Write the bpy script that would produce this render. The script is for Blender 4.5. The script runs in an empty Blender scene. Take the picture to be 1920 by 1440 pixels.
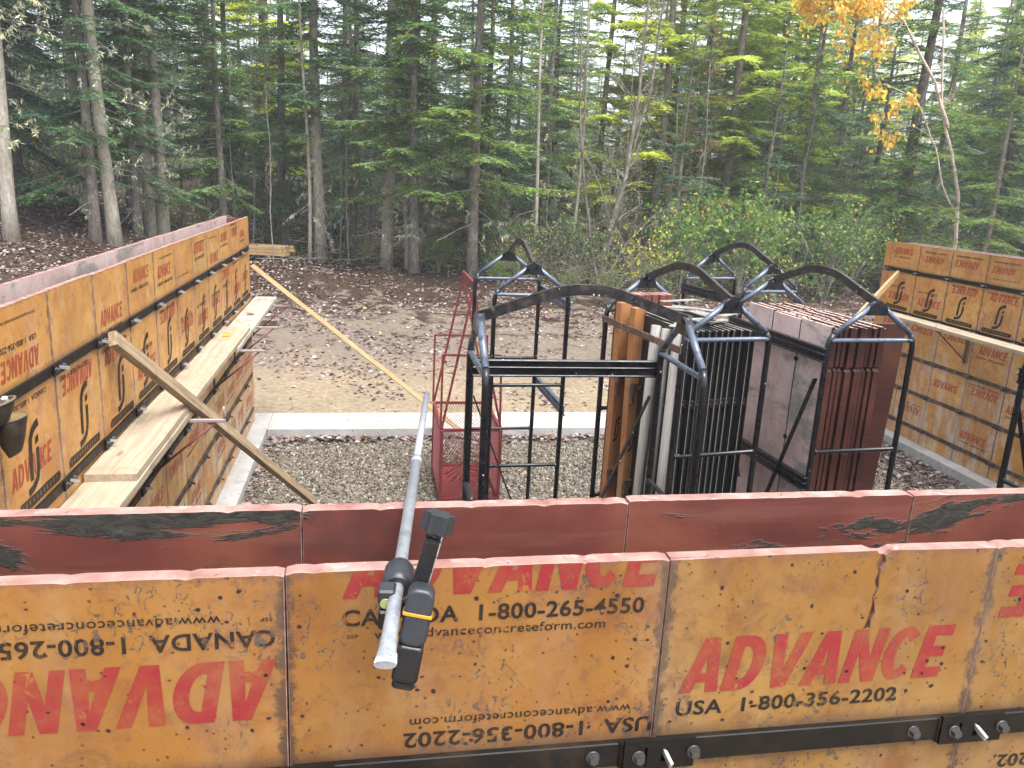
import bpy, bmesh, math, random
import numpy as np
from mathutils import Matrix, Vector

scene = bpy.context.scene
COL = scene.collection

# ------------------------------------------------------------------ camera
F_PX = 1495.93
RIGHT, DOWN, FWD = (0.98380, -0.16905, 0.04802), (0.00384, -0.25378, -0.96725), (0.17570, 0.95176, -0.24902)
CAM = (0.0, 0.0, 0.588)


def cam_axes():
    yaw, pitch, roll = 0.18275, 0.25167, -0.04993
    cy, sy, cp, sp, cr, sr = math.cos(yaw), math.sin(yaw), math.cos(pitch), math.sin(pitch), math.cos(roll), math.sin(roll)
    fw = Vector((sy * cp, cy * cp, -sp))
    rt = Vector((cy, -sy, 0))
    dn = fw.cross(rt)
    return cr * rt + sr * dn, -sr * rt + cr * dn, fw


r_, d_, f_ = cam_axes()
cd = bpy.data.cameras.new('camera')
cam = bpy.data.objects.new('camera', cd)
COL.objects.link(cam)
m = Matrix((r_, -d_, -f_)).transposed().to_4x4()
m.translation = CAM
cam.matrix_world = m
cd.sensor_width = 36
cd.sensor_fit = 'HORIZONTAL'
cd.lens = F_PX / 1920 * 36
cd.clip_start = 0.02
cd.clip_end = 600
scene.camera = cam

# ------------------------------------------------------------------ light
SUN_EL, SUN_ROT = math.radians(66), math.radians(150)
w = bpy.data.worlds.new('World')
scene.world = w
w.use_nodes = True
wn = w.node_tree
for n in list(wn.nodes):
    wn.nodes.remove(n)
sky = wn.nodes.new('ShaderNodeTexSky')
sky.sky_type = 'NISHITA'
sky.sun_disc = False
sky.sun_elevation = SUN_EL
sky.sun_rotation = SUN_ROT
sky.air_density = 1.0
sky.dust_density = 3.5
hsv = wn.nodes.new('ShaderNodeHueSaturation')
hsv.inputs['Saturation'].default_value = 0.30
bg = wn.nodes.new('ShaderNodeBackground')
bg.inputs['Strength'].default_value = 0.15
wo = wn.nodes.new('ShaderNodeOutputWorld')
wn.links.new(sky.outputs[0], hsv.inputs['Color'])
wn.links.new(hsv.outputs[0], bg.inputs[0])
wn.links.new(bg.outputs[0], wo.inputs[0])

sd = bpy.data.lights.new('sun', 'SUN')
sd.energy = 1.6
sd.angle = math.radians(35)
sd.color = (1.0, 0.96, 0.9)
sun = bpy.data.objects.new('sun', sd)
COL.objects.link(sun)
sdir = Vector((math.sin(SUN_ROT) * math.cos(SUN_EL), math.cos(SUN_ROT) * math.cos(SUN_EL), math.sin(SUN_EL)))
sun.rotation_euler = sdir.to_track_quat('Z', 'Y').to_euler()
sun.location = (-4, -8, 14)

vs = scene.view_settings
scene.display_settings.display_device = 'sRGB'
vs.view_transform = 'Standard'
vs.look = 'None'
vs.exposure = 1.78
vs.gamma = 1
vs.use_curve_mapping = False
scene.render.engine = 'CYCLES'
scene.cycles.max_bounces = 8
scene.cycles.transparent_max_bounces = 6
scene.cycles.use_denoising = True

rng = random.Random(11)
nrng = np.random.default_rng(5)


# ------------------------------------------------------------------ node helpers
class G:
    def __init__(s, name, group=False):
        if group:
            s.t = bpy.data.node_groups.new(name, 'ShaderNodeTree')
            s.m = None
        else:
            s.m = bpy.data.materials.new(name)
            s.m.use_nodes = True
            s.t = s.m.node_tree
            for n in list(s.t.nodes):
                s.t.nodes.remove(n)
            s.out = s.t.nodes.new('ShaderNodeOutputMaterial')

    def n(s, ty, **kw):
        n = s.t.nodes.new(ty)
        for k, v in kw.items():
            setattr(n, k, v)
        return n

    def put(s, sock, v):
        if isinstance(v, bpy.types.NodeSocket):
            s.t.links.new(v, sock)
        elif v is not None:
            if isinstance(v, (tuple, list)) and len(v) == 3 and sock.type == 'RGBA':
                v = (*v, 1)
            sock.default_value = v

    def pos(s):
        return s.n('ShaderNodeNewGeometry').outputs['Position']

    def obj(s):
        return s.n('ShaderNodeTexCoord').outputs['Object']

    def rand(s):
        return s.n('ShaderNodeObjectInfo').outputs['Random']

    def island(s):
        return s.n('ShaderNodeNewGeometry').outputs['Random Per Island']

    def vmul(s, v, sc):
        n = s.n('ShaderNodeVectorMath', operation='MULTIPLY')
        s.put(n.inputs[0], v)
        n.inputs[1].default_value = sc
        return n.outputs[0]

    def vadd(s, v, a):
        n = s.n('ShaderNodeVectorMath', operation='ADD')
        s.put(n.inputs[0], v)
        s.put(n.inputs[1], a)
        return n.outputs[0]

    def noise(s, v, scale, detail=4, rough=.55, dist=0.0):
        n = s.n('ShaderNodeTexNoise')
        s.put(n.inputs['Vector'], v)
        n.inputs['Scale'].default_value = scale
        n.inputs['Detail'].default_value = detail
        n.inputs['Roughness'].default_value = rough
        n.inputs['Distortion'].default_value = dist
        return n.outputs['Fac']

    def n_col(s, v, scale):
        n = s.n('ShaderNodeTexNoise')
        s.put(n.inputs['Vector'], v)
        n.inputs['Scale'].default_value = scale
        n.inputs['Detail'].default_value = 2
        m = s.n('ShaderNodeVectorMath', operation='SUBTRACT')
        s.t.links.new(n.outputs['Color'], m.inputs[0])
        m.inputs[1].default_value = (.5, .5, .5)
        return m.outputs[0]

    def voro(s, v, scale, rnd=1.0):
        n = s.n('ShaderNodeTexVoronoi')
        s.put(n.inputs['Vector'], v)
        n.inputs['Scale'].default_value = scale
        n.inputs['Randomness'].default_value = rnd
        return n.outputs['Distance'], n.outputs['Color']

    def ramp(s, f, stops, interp='LINEAR'):
        n = s.n('ShaderNodeValToRGB')
        cr = n.color_ramp
        cr.interpolation = interp
        while len(cr.elements) < len(stops):
            cr.elements.new(0.5)
        for e, (p, c) in zip(cr.elements, stops):
            e.position = p
            if not isinstance(c, (tuple, list)):
                c = (c, c, c)
            e.color = (*c[:3], 1)
        s.put(n.inputs[0], f)
        return n.outputs[0]

    def mix(s, f, a, b, blend='MIX'):
        n = s.n('ShaderNodeMix', data_type='RGBA', blend_type=blend)
        s.put(n.inputs[0], f)
        s.put(n.inputs[6], a)
        s.put(n.inputs[7], b)
        return n.outputs[2]

    def math(s, op, a, b=None, clamp=False):
        n = s.n('ShaderNodeMath', operation=op, use_clamp=clamp)
        s.put(n.inputs[0], a)
        if b is not None:
            s.put(n.inputs[1], b)
        return n.outputs[0]

    def step(s, f, lo, hi):
        n = s.n('ShaderNodeMapRange', interpolation_type='SMOOTHSTEP')
        s.put(n.inputs[0], f)
        n.inputs[1].default_value = lo
        n.inputs[2].default_value = hi
        return n.outputs[0]

    def sep(s, v):
        n = s.n('ShaderNodeSeparateXYZ')
        s.put(n.inputs[0], v)
        return n.outputs

    def bump(s, h, strength=.3, dist=.01):
        n = s.n('ShaderNodeBump')
        s.put(n.inputs['Height'], h)
        n.inputs['Strength'].default_value = strength
        n.inputs['Distance'].default_value = dist
        return n.outputs[0]

    def bsdf(s, col, rough=.6, normal=None, metal=0.0, spec=.4, transl=None, tone=.80):
        if tone != 1 and metal < .1:
            col = s.mix(1.0, col, (tone, tone, tone), 'MULTIPLY')
        b = s.n('ShaderNodeBsdfPrincipled')
        s.put(b.inputs['Base Color'], col)
        s.put(b.inputs['Roughness'], rough)
        s.put(b.inputs['Metallic'], metal)
        b.inputs['Specular IOR Level'].default_value = spec
        if normal is not None:
            s.put(b.inputs['Normal'], normal)
        o = b.outputs[0]
        if transl:
            t = s.n('ShaderNodeBsdfTranslucent')
            s.put(t.inputs[0], col)
            mx = s.n('ShaderNodeMixShader')
            mx.inputs[0].default_value = transl
            s.t.links.new(o, mx.inputs[1])
            s.t.links.new(t.outputs[0], mx.inputs[2])
            o = mx.outputs[0]
        s.t.links.new(o, s.out.inputs[0])
        return s.m


# panel overlay colour as a shared group
def panel_group():
    g = G('overlay_colour', True)
    g.t.interface.new_socket('Color', in_out='OUTPUT', socket_type='NodeSocketColor')
    g.t.interface.new_socket('Worn', in_out='OUTPUT', socket_type='NodeSocketFloat')
    g.t.interface.new_socket('Height', in_out='OUTPUT', socket_type='NodeSocketFloat')
    out = g.n('NodeGroupOutput')
    p = g.pos()
    base = g.ramp(g.noise(p, 2.3, 5, .6), [(.28, (.235, .090, .021)), (.5, (.325, .142, .031)), (.72, (.39, .195, .052))])
    mott = g.noise(p, 11, 7, .68, .4)
    base = g.mix(g.step(mott, .46, .70), base, (.24, .088, .026))
    pale = g.step(g.noise(g.vadd(p, (2, 6, 3)), 7, 7, .7, .6), .52, .72)
    base = g.mix(g.math('MULTIPLY', pale, .45), base, (.42, .245, .10))
    # long run marks down the sheet
    ps = g.vmul(p, (30, 30, 1.3))
    run = g.step(g.noise(ps, 1, 4, .6), .56, .72)
    base = g.mix(g.math('MULTIPLY', run, .38), base, (.30, .14, .08))
    # grey cement film, heavier low down where the pour has leaked
    z = g.sep(p)[2]
    low = g.step(z, -.8, -2.2)
    film = g.step(g.noise(g.vmul(p, (7, 7, 1.6)), 1, 6, .65), .44, .66)
    base = g.mix(g.math('MULTIPLY', film, g.math('ADD', .14, g.math('MULTIPLY', low, .60))), base, (.37, .305, .25))
    # dirty dark bruises
    bru = g.step(g.noise(g.vadd(p, (4.2, 1.7, 9.1)), 6.0, 8, .74, .8), .56, .70)
    base = g.mix(g.math('MULTIPLY', bru, .60), base, (.13, .062, .032))
    grime = g.step(g.noise(g.vadd(p, (1.2, 4.7, .1)), 38, 6, .75, .5), .55, .68)
    base = g.mix(g.math('MULTIPLY', grime, .55), base, (.15, .075, .04))
    # small torn grey scabs
    big = g.step(g.noise(g.vadd(p, (7., 3., 2.)), 6.5, 3, .5), .50, .62)
    scab = g.step(g.noise(g.vmul(p, (1, 1, .75)), 58, 5, .75, 1.4), .555, .60)
    scab = g.math('MULTIPLY', scab, big)
    base = g.mix(g.math('MULTIPLY', scab, .9), base, (.075, .068, .066))
    # crescent hammer dents
    pw = g.vadd(p, g.vmul(g.n_col(p, 30), (.012, .012, .012)))
    d3, c3 = g.voro(g.vadd(p, (5.1, 2.2, 7.7)), 21)
    ring = g.math('MULTIPLY', g.step(d3, .30, .315), g.step(d3, .35, .33))
    ring = g.math('MULTIPLY', ring, g.math('MULTIPLY', g.step(g.sep(c3)[2], .62, .64), g.step(g.noise(p, 22, 2), .54, .60)))
    base = g.mix(g.math('MULTIPLY', ring, .40), base, (.10, .045, .025))
    # nail holes
    d, c = g.voro(pw, 34)
    on = g.step(g.sep(c)[0], .42, .44)
    hole = g.math('MULTIPLY', g.step(d, .145, .10), on)
    d2, c2 = g.voro(g.vadd(pw, (3.1, .4, 5.5)), 62)
    fleck = g.math('MULTIPLY', g.step(d2, .2, .1), g.step(g.sep(c2)[1], .50, .52))
    halo = g.math('MULTIPLY', g.step(d, .24, .1), on)
    base = g.mix(g.math('MULTIPLY', halo, .45), base, (.20, .06, .03))
    base = g.mix(g.math('MAXIMUM', hole, g.math('MULTIPLY', fleck, .75)), base, (.022, .012, .009))
    g.put(out.inputs['Color'], base)
    worn = g.math('MAXIMUM', g.math('MULTIPLY', scab, 1.0), hole)
    worn2 = g.step(g.noise(g.vadd(p, (1.3, 8.8, .6)), 34, 6, .8, .5), .58, .66)
    g.put(out.inputs['Worn'], g.math('MAXIMUM', worn, g.math('MULTIPLY', worn2, .75)))
    h = g.math('SUBTRACT', g.math('MULTIPLY', mott, .25), g.math('ADD', hole, g.math('MULTIPLY', scab, .5)))
    g.put(out.inputs['Height'], h)
    return g.t


PG = panel_group()


def overlay_mat(name, gain, tone, rim=True):
    g = G(name)
    n = g.n('ShaderNodeGroup')
    n.node_tree = PG
    o = g.sep(g.obj())
    r = g.rand()
    tint = g.ramp(r, [(0, (1.0, .92, .88)), (.35, (.92, 1.0, 1.0)), (.7, (1.08, 1.02, .95)), (1, (.86, .88, .95))])
    col = g.mix(1.0, n.outputs['Color'], tint, 'MULTIPLY')
    col = g.mix(1.0, col, gain, 'MULTIPLY')
    # dirt gathered along the joints and the top edge
    edge = g.math('MINIMUM', o[0], g.math('SUBTRACT', .606, o[0])) if rim else g.math('ADD', o[0], 10.0)
    wob = g.noise(g.pos(), 26, 7, .78)
    jd = g.step(g.math('SUBTRACT', g.math('ADD', edge, .030), g.math('MULTIPLY', wob, .078)), .006, -.006)
    col = g.mix(g.math('MULTIPLY', jd, .85), col, (.065, .042, .030))
    td = g.step(g.math('SUBTRACT', g.math('ADD', g.math('MULTIPLY', o[2], -1.0), .034), g.math('MULTIPLY', wob, .085)), .003, -.003)
    col = g.mix(g.math('MULTIPLY', td, .55), col, (.22, .095, .06))
    vein = g.step(g.noise(g.vmul(g.pos(), (9, 9, 1.1)), 1.0, 6, .7), .40, .60)
    lowz = g.step(o[2], -.4, -1.6)
    jg = g.math('MULTIPLY', g.step(g.math('ADD', edge, g.math('MULTIPLY', g.math('SUBTRACT', wob, .5), .06)), .05, .005), g.math('MULTIPLY', vein, g.math('ADD', .10, g.math('MULTIPLY', lowz, .70))))
    col = g.mix(jg, col, (.46, .40, .36))
    # steel grease rubbed on the sheet just above and below the bar
    gz = g.math('ABSOLUTE', g.math('ADD', o[2], .360))
    gr_ = g.math('MULTIPLY', g.step(g.math('ADD', gz, g.math('MULTIPLY', g.math('SUBTRACT', wob, .5), .05)), .052, .022), .6)
    col = g.mix(gr_, col, (.14, .085, .055))
    return g.bsdf(col, g.ramp(n.outputs['Worn'], [(0, .42), (1, .8)]), g.bump(n.outputs['Height'], .45, .004), spec=.4, tone=tone)


def print_mat(name, ink, fade):
    g = G(name)
    n = g.n('ShaderNodeGroup')
    n.node_tree = PG
    p = g.pos()
    thin = g.step(g.noise(g.vadd(p, (5, 5, 5)), 9, 6, .7), .35, .75)
    k = g.math('ADD', g.math('MULTIPLY', thin, fade), n.outputs['Worn'], True)
    col = g.mix(k, ink, n.outputs['Color'])
    return g.bsdf(col, .5, g.bump(n.outputs['Height'], .35, .004), spec=.3, tone=.75)


def redback_mat(name, cem_lo, tone=1.0):
    g = G(name)
    p = g.pos()
    base = g.ramp(g.noise(p, 3, 6, .62, .3), [(.3, (.068 * tone, .020 * tone, .018 * tone)), (.5, (.125 * tone, .036 * tone, .028 * tone)), (.72, (.20 * tone, .068 * tone, .040 * tone))])
    st = g.step(g.noise(g.vmul(p, (2.0, 2.0, 26)), 1, 5, .6), .5, .68)
    base = g.mix(g.math('MULTIPLY', st, .45), base, (.17 * tone, .075 * tone, .055 * tone))
    sm2 = g.step(g.noise(g.vmul(g.vadd(p, (6, 1, 2)), (3, 3, 9)), 1, 7, .7, .5), .52, .66)
    base = g.mix(g.math('MULTIPLY', sm2, .5), base, (.055 * tone, .030 * tone, .027 * tone))
    patch = g.noise(g.vmul(g.vadd(p, (2.3, 0, 4.4)), (1.7, 1.7, 6.0)), 1.0, 8, .68, .5)
    rr = g.math('MULTIPLY', g.math('SUBTRACT', g.rand(), .5), .10)
    px_ = g.sep(p)[0]
    side_ = g.math('SUBTRACT', g.math('MULTIPLY', g.step(px_, -.06, -.22), .050), g.math('MULTIPLY', g.step(px_, .30, .62), .035))
    pm = g.step(g.math('ADD', g.math('ADD', patch, side_), rr), cem_lo, cem_lo + .03)
    crust = g.noise(g.vmul(p, (30, 30, 70)), 1, 5, .7, .8)
    cem = g.ramp(crust, [(.35, (.016, .014, .011)), (.6, (.045, .040, .032)), (.8, (.09, .08, .066))])
    base = g.mix(pm, base, cem)
    sp = g.step(g.noise(p, 75, 4, .7, 1), .63, .67)
    base = g.mix(g.math('MULTIPLY', sp, .7), base, (.06, .045, .035))
    h = g.math('ADD', g.math('MULTIPLY', pm, .15), g.math('MULTIPLY', g.math('MULTIPLY', crust, pm), .9))
    return g.bsdf(base, g.ramp(pm, [(0, .45), (1, .9)]), g.bump(h, .6, .006), spec=.4)


def greyback_mat(name='cement_stained_back', tone=1.15):
    g = G(name)
    p = g.pos()
    base = g.ramp(g.noise(p, 3.5, 7, .65, .3), [(.3, (.33, .22, .20)), (.5, (.43, .315, .295)), (.72, (.50, .41, .39))])
    st = g.step(g.noise(g.vmul(p, (9, 9, 1.1)), 1, 5, .6), .5, .68)
    base = g.mix(g.math('MULTIPLY', st, .4), base, (.24, .19, .18))
    patch = g.noise(g.vmul(g.vadd(p, (2.3, 0, 4.4)), (1.5, 1.5, 3.5)), 1.0, 8, .68, .5)
    rr = g.math('MULTIPLY', g.math('SUBTRACT', g.rand(), .5), .16)
    pm = g.step(g.math('ADD', patch, rr), .52, .60)
    cem = g.ramp(g.noise(p, 30, 5, .7), [(.35, (.16, .155, .14)), (.6, (.24, .235, .215)), (.8, (.33, .32, .30))])
    base = g.mix(g.math('MULTIPLY', pm, .9), base, cem)
    sp = g.step(g.noise(p, 60, 4, .7, 1), .61, .66)
    base = g.mix(g.math('MULTIPLY', sp, .7), base, (.09, .06, .05))
    return g.bsdf(base, .7, g.bump(g.noise(p, 50, 5, .7), .4, .004), spec=.3, tone=tone)


def edge_mat():
    g = G('worn_red_edge')
    p = g.pos()
    gr = g.noise(g.vmul(p, (14, 14, 60)), 1, 5, .6)
    base = g.ramp(gr, [(.3, (.26, .105, .085)), (.5, (.36, .20, .17)), (.75, (.46, .34, .30))])
    s2 = g.step(g.noise(p, 16, 6, .7, .6), .54, .66)
    base = g.mix(g.math('MULTIPLY', s2, .65), base, (.50, .425, .39))
    s3 = g.step(g.noise(g.vadd(p, (3, 3, 3)), 22, 6, .75, .8), .61, .68)
    base = g.mix(s3, base, (.10, .07, .055))
    return g.bsdf(base, .6, g.bump(gr, .4, .003), tone=.68)


def steel_mat(name, base_c, rust_c, lo=.52, rough=.42, metal=.0, scuff=None):
    g = G(name)
    p = g.pos()
    n1 = g.noise(p, 14, 6, .7)
    col = g.mix(g.step(n1, lo, lo + .18), base_c, rust_c)
    if scuff:
        sc = g.step(g.noise(g.vadd(p, (8, 1, 4)), 26, 6, .75), .60, .70)
        col = g.mix(g.math('MULTIPLY', sc, .6), col, scuff)
        d, c = g.voro(p, 34)
        ch = g.math('MULTIPLY', g.step(d, .2, .12), g.step(g.sep(c)[0], .9, .91))
        col = g.mix(ch, col, (.6, .6, .6))
    return g.bsdf(col, g.ramp(n1, [(.3, rough - .1), (.7, rough + .2)]), g.bump(g.noise(p, 60, 4, .7), .15, .003), metal=metal, spec=.25 if 'waler' in name else .5)


def wood_mat(name, c1, c2, c3, axis=(40, 2, 40), dirt=.4):
    g = G(name)
    o = g.vadd(g.obj(), g.vmul(g.n('ShaderNodeObjectInfo').outputs['Location'], (1.7, .3, 2.1)))
    gr = g.noise(g.vmul(o, axis), 1, 5, .6, .6)
    col = g.ramp(gr, [(.3, c1), (.52, c2), (.75, c3)])
    b = g.step(g.noise(g.vadd(o, (3, 2, 1)), 5, 6, .7, .4), .50, .70)
    col = g.mix(g.math('MULTIPLY', b, dirt), col, (.17, .125, .085))
    d, c = g.voro(g.vmul(o, (9, 2.2, 9)), 1)
    kn = g.math('MULTIPLY', g.step(d, .16, .05), g.step(g.sep(c)[0], .8, .82))
    col = g.mix(g.math('MULTIPLY', kn, .7), col, (.16, .075, .03))
    return g.bsdf(col, .72, g.bump(gr, .3, .003))


def concrete_mat():
    g = G('footing_concrete')
    p = g.pos()
    col = g.ramp(g.noise(p, 2.2, 7, .65), [(.3, (.40, .395, .375)), (.55, (.50, .495, .48)), (.75, (.58, .575, .56))])
    d, c = g.voro(p, 16)
    pit = g.math('MULTIPLY', g.step(d, .22, .12), g.step(g.sep(c)[0], .62, .64))
    col = g.mix(g.math('MULTIPLY', pit, .8), col, (.16, .14, .11))
    st = g.step(g.noise(p, 5, 7, .75), .52, .70)
    col = g.mix(g.math('MULTIPLY', st, .45), col, (.27, .225, .165))
    st2 = g.step(g.noise(g.vadd(p, (3, 3, 1)), 1.4, 7, .7, .5), .52, .66)
    col = g.mix(g.math('MULTIPLY', st2, .35), col, (.30, .27, .22))
    return g.bsdf(col, .85, g.bump(g.math('SUBTRACT', g.noise(p, 40, 6, .7), pit), .4, .006), spec=.2, tone=.72)


def ground_mat():
    g = G('site_earth')
    p = g.pos()
    x, y, z = g.sep(p)
    big = g.noise(p, .45, 6, .6, .3)
    mid = g.noise(p, 2.2, 7, .68, .4)
    fine = g.noise(p, 14, 6, .7)
    sand = g.ramp(fine, [(.3, (.20, .15, .098)), (.55, (.33, .262, .18)), (.75, (.43, .365, .275))])
    grey = g.ramp(fine, [(.3, (.13, .10, .078)), (.6, (.24, .195, .155)), (.8, (.34, .295, .25))])
    soil = g.ramp(fine, [(.3, (.022, .014, .010)), (.55, (.060, .038, .025)), (.78, (.13, .085, .055))])
    far = g.step(g.math('ADD', y, g.math('MULTIPLY', g.math('SUBTRACT', big, .5), 8.0)), 10.6, 14.2)
    col = g.mix(far, sand, grey)
    dk = g.step(g.math('ADD', mid, g.math('MULTIPLY', g.math('SUBTRACT', y, 15.5),   .040)), .50, .64)
    col = g.mix(dk, col, soil)
    lf = g.step(g.math('ADD', x, g.math('MULTIPLY', big, 3.0)), -1.2, -4.2)
    lf = g.math('MULTIPLY', lf, g.step(mid, .30, .48))
    col = g.mix(g.math('MULTIPLY', lf, .85), col, soil)
    forest = g.step(g.math('ADD', y, g.math('MULTIPLY', big, 3.0)), 21.2, 24.0)
    duff = g.ramp(fine, [(.3, (.020, .014, .009)), (.55, (.055, .035, .018)), (.78, (.115, .07, .035))])
    col = g.mix(forest, col, duff)
    # thin drifts of leaf litter too small to model one by one
    h = g.math('ADD', g.math('MULTIPLY', mid, .7), g.math('MULTIPLY', fine, .35))
    return g.bsdf(col, .92, g.bump(h, .9, .05), spec=.15, tone=.70)


def foliage_mat(name, dark, midc, light, odd=None, oddp=.9, transl=.35):
    g = G(name)
    i = g.island()
    stops = [(.0, dark), (.45, midc), (.86, light)]
    if odd:
        stops += [(oddp, light), (min(1, oddp + .03), odd)]
    col = g.ramp(i, stops)
    cl = g.noise(g.obj(), 1.1, 3, .6)
    col = g.mix(1.0, col, g.ramp(cl, [(.3, (.62, .66, .74)), (.5, (.98, .98, .95)), (.7, (1.35, 1.28, .9))]), 'MULTIPLY')
    col = g.mix(1.0, col, g.ramp(g.rand(), [(0, (.86, .9, 1.0)), (.5, (1, 1, 1)), (1, (1.14, 1.08, .86))]), 'MULTIPLY')
    return g.bsdf(col, .55, transl=transl, spec=.35, tone=1.45)


def bark_mat(name, c1, c2, c3, lich=(.30, .32, .27), la=.5):
    g = G(name)
    o = g.vadd(g.obj(), g.vmul(g.n('ShaderNodeObjectInfo').outputs['Location'], (1.3, 1.7, 0.9)))
    f = g.noise(g.vmul(o, (22, 22, 6)), 1, 6, .7, .4)
    col = g.ramp(f, [(.3, c1), (.52, c2), (.75, c3)])
    l = g.step(g.noise(o, 5, 6, .7, .5), .50, .66)
    col = g.mix(g.math('MULTIPLY', l, la), col, lich)
    return g.bsdf(col, .9, g.bump(f, .7, .02), spec=.15, tone=1.25)


def simple(name, col, rough=.5, metal=0.0, var=.25, scale=20, spec=.4):
    g = G(name)
    n = g.noise(g.obj(), scale, 5, .65)
    c = g.ramp(n, [(.3, tuple(v * (1 - var) for v in col)), (.7, tuple(min(1, v * (1 + var)) for v in col))])
    return g.bsdf(c, rough, g.bump(n, .1, .002), metal=metal, spec=spec)


M = {}
M['overlay'] = overlay_mat('battered_form_overlay', (1, 1.06, 1.10), .66)
M['litcleanoverlay'] = overlay_mat('lit_clean_form_overlay', (1.86, 2.02, 2.1), .80)  # cleaner sheets, colour also brightened to offset weak light on the side walls
M['stripoverlay'] = overlay_mat('form_strip_overlay', (1.7, 1.75, 1.7), .85, False)
M['red_ink'] = print_mat('red_print', (.27, .020, .028), .50)
M['faded_red_ink'] = print_mat('faded_red_print', (.42, .060, .032), .62)
M['black_ink'] = print_mat('black_print', (.012, .011, .011), .10)
M['redback'] = redback_mat('red_form_back', .575, 1.2)
M['greyback'] = greyback_mat()
M['litback'] = greyback_mat('lit_form_back', 1.5)  # cement-stained back in a lighter copy, offsetting the shade between the racks
M['edge'] = edge_mat()
M['stackedge'] = redback_mat('stacked_panel_edge', .66, .50)
M['purpleback'] = redback_mat('purple_red_board', .62, .42)
M['stacktop'] = simple('pale_pink_form_top', (.50, .34, .30), .7, 0, .3, 25)
M['bar'] = steel_mat('black_waler_steel', (.0065, .006, .0058), (.022, .014, .009), .48, .45)
M['rustbar'] = steel_mat('rusty_waler_steel', (.055, .038, .030), (.19, .13, .10), .45, .6)
M['bolt'] = steel_mat('bolt_steel', (.10, .10, .105), (.10, .075, .06), .55, .35, .7)
M['pin'] = steel_mat('wedge_pin_steel', (.55, .56, .60), (.4, .35, .3), .6, .3, .8)
M['rack'] = steel_mat('black_rack_paint', (.006, .007, .011), (.030, .019, .013), .54, .28, .0, (.10, .11, .13))
M['rackblue'] = steel_mat('bare_rack_steel', (.105, .128, .175), (.030, .028, .030), .50, .28, .3, (.26, .27, .30))
M['rackworn'] = steel_mat('worn_lifting_bar', (.016, .015, .017), (.055, .042, .036), .48, .30, .0, (.20, .205, .22))
M['rackred'] = steel_mat('red_basket_paint', (.17, .022, .024), (.26, .09, .065), .56, .5)
M['rustflat'] = steel_mat('rusty_flat_steel', (.10, .060, .040), (.24, .15, .11), .46, .7)
M['strap'] = steel_mat('scraped_strap_steel', (.26, .255, .24), (.12, .105, .09), .52, .5, .1)
M['filler'] = steel_mat('black_filler_steel', (.012, .012, .013), (.030, .026, .024), .55, .5)
M['fillertop'] = steel_mat('scraped_filler_edge', (.24, .225, .20), (.10, .085, .07), .52, .55, .1)
M['plank'] = wood_mat('pale_plank', (.31, .235, .16), (.42, .335, .24), (.50, .42, .325), dirt=.6)
M['plankgrey'] = wood_mat('grey_plank', (.34, .30, .235), (.45, .41, .335), (.53, .49, .42), dirt=.5)
M['stud'] = wood_mat('weathered_stud', (.17, .115, .07), (.33, .235, .14), (.44, .345, .23), dirt=.7)
M['newwood'] = wood_mat('fresh_stud', (.34, .21, .10), (.46, .31, .155), (.56, .41, .23), dirt=.3)
M['pole'] = wood_mat('white_post', (.20, .185, .17), (.32, .30, .28), (.41, .395, .375), axis=(30, 30, 2), dirt=.35)
M['concrete'] = concrete_mat()
M['ground'] = ground_mat()
M['redsteel'] = simple('red_bracket_steel', (.16, .035, .032), .5)
M['pinksteel'] = simple('pale_bracket_steel', (.30, .235, .235), .4, .2)
M['alu'] = steel_mat('dull_rod_metal', (.33, .35, .38), (.19, .20, .215), .5, .38, .5, (.42, .41, .38))
M['plastic'] = simple('black_plastic', (.005, .005, .006), .38, 0, .2, 60, .5)
M['greyplastic'] = simple('grey_plastic', (.022, .025, .032), .42, 0, .15, 50, .5)
M['yellow'] = simple('yellow_band', (.52, .235, .008), .45, 0, .08)
M['vial'] = simple('level_vial', (.30, .34, .12), .15, 0, .2, 60, .6)
M['leather'] = simple('dark_leather', (.045, .032, .022), .55, 0, .45, 30)
M['leatherrim'] = simple('worn_leather_rim', (.16, .115, .08), .6, 0, .3, 40)
M['yellowcloth'] = simple('tan_lining', (.24, .18, .06), .8, 0, .3)
M['white'] = simple('white_paint', (.75, .74, .72), .5, 0, .08)
M['torn'] = simple('torn_ply', (.20, .085, .035), .9, 0, .6, 70)
M['dark'] = simple('dark_gap', (.012, .009, .007), .9, 0, .3)
M['bark'] = bark_mat('grey_conifer_bark', (.060, .050, .042), (.135, .115, .10), (.23, .205, .18))
M['barkpale'] = bark_mat('pale_conifer_bark', (.12, .105, .085), (.25, .225, .185), (.38, .35, .30))
M['barkdark'] = bark_mat('dark_conifer_bark', (.030, .024, .021), (.070, .055, .048), (.13, .11, .10), la=.25)
M['birch'] = bark_mat('pale_birch_bark', (.24, .17, .125), (.45, .37, .31), (.58, .52, .47), (.10, .07, .055), .8)
M['twig'] = simple('dry_twig', (.27, .245, .22), .9, 0, .4, 6)
M['lichen'] = foliage_mat('lichen_tufts', (.20, .22, .16), (.29, .31, .235), (.39, .40, .32), transl=.2)
M['fir'] = foliage_mat('fir_needles', (.030, .065, .034), (.060, .130, .060), (.12, .21, .088), (.22, .13, .04), .965, .42)
M['spruce'] = foliage_mat('spruce_needles', (.024, .055, .038), (.048, .105, .066), (.095, .17, .10), (.16, .085, .04), .96, .42)
M['hemlock'] = foliage_mat('hemlock_needles', (.040, .082, .026), (.085, .165, .050), (.17, .26, .075), (.30, .18, .04), .93, .42)
M['larch'] = foliage_mat('larch_needles', (.22, .29, .035), (.34, .42, .06), (.46, .52, .11), (.46, .42, .09), .9, .5)
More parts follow.
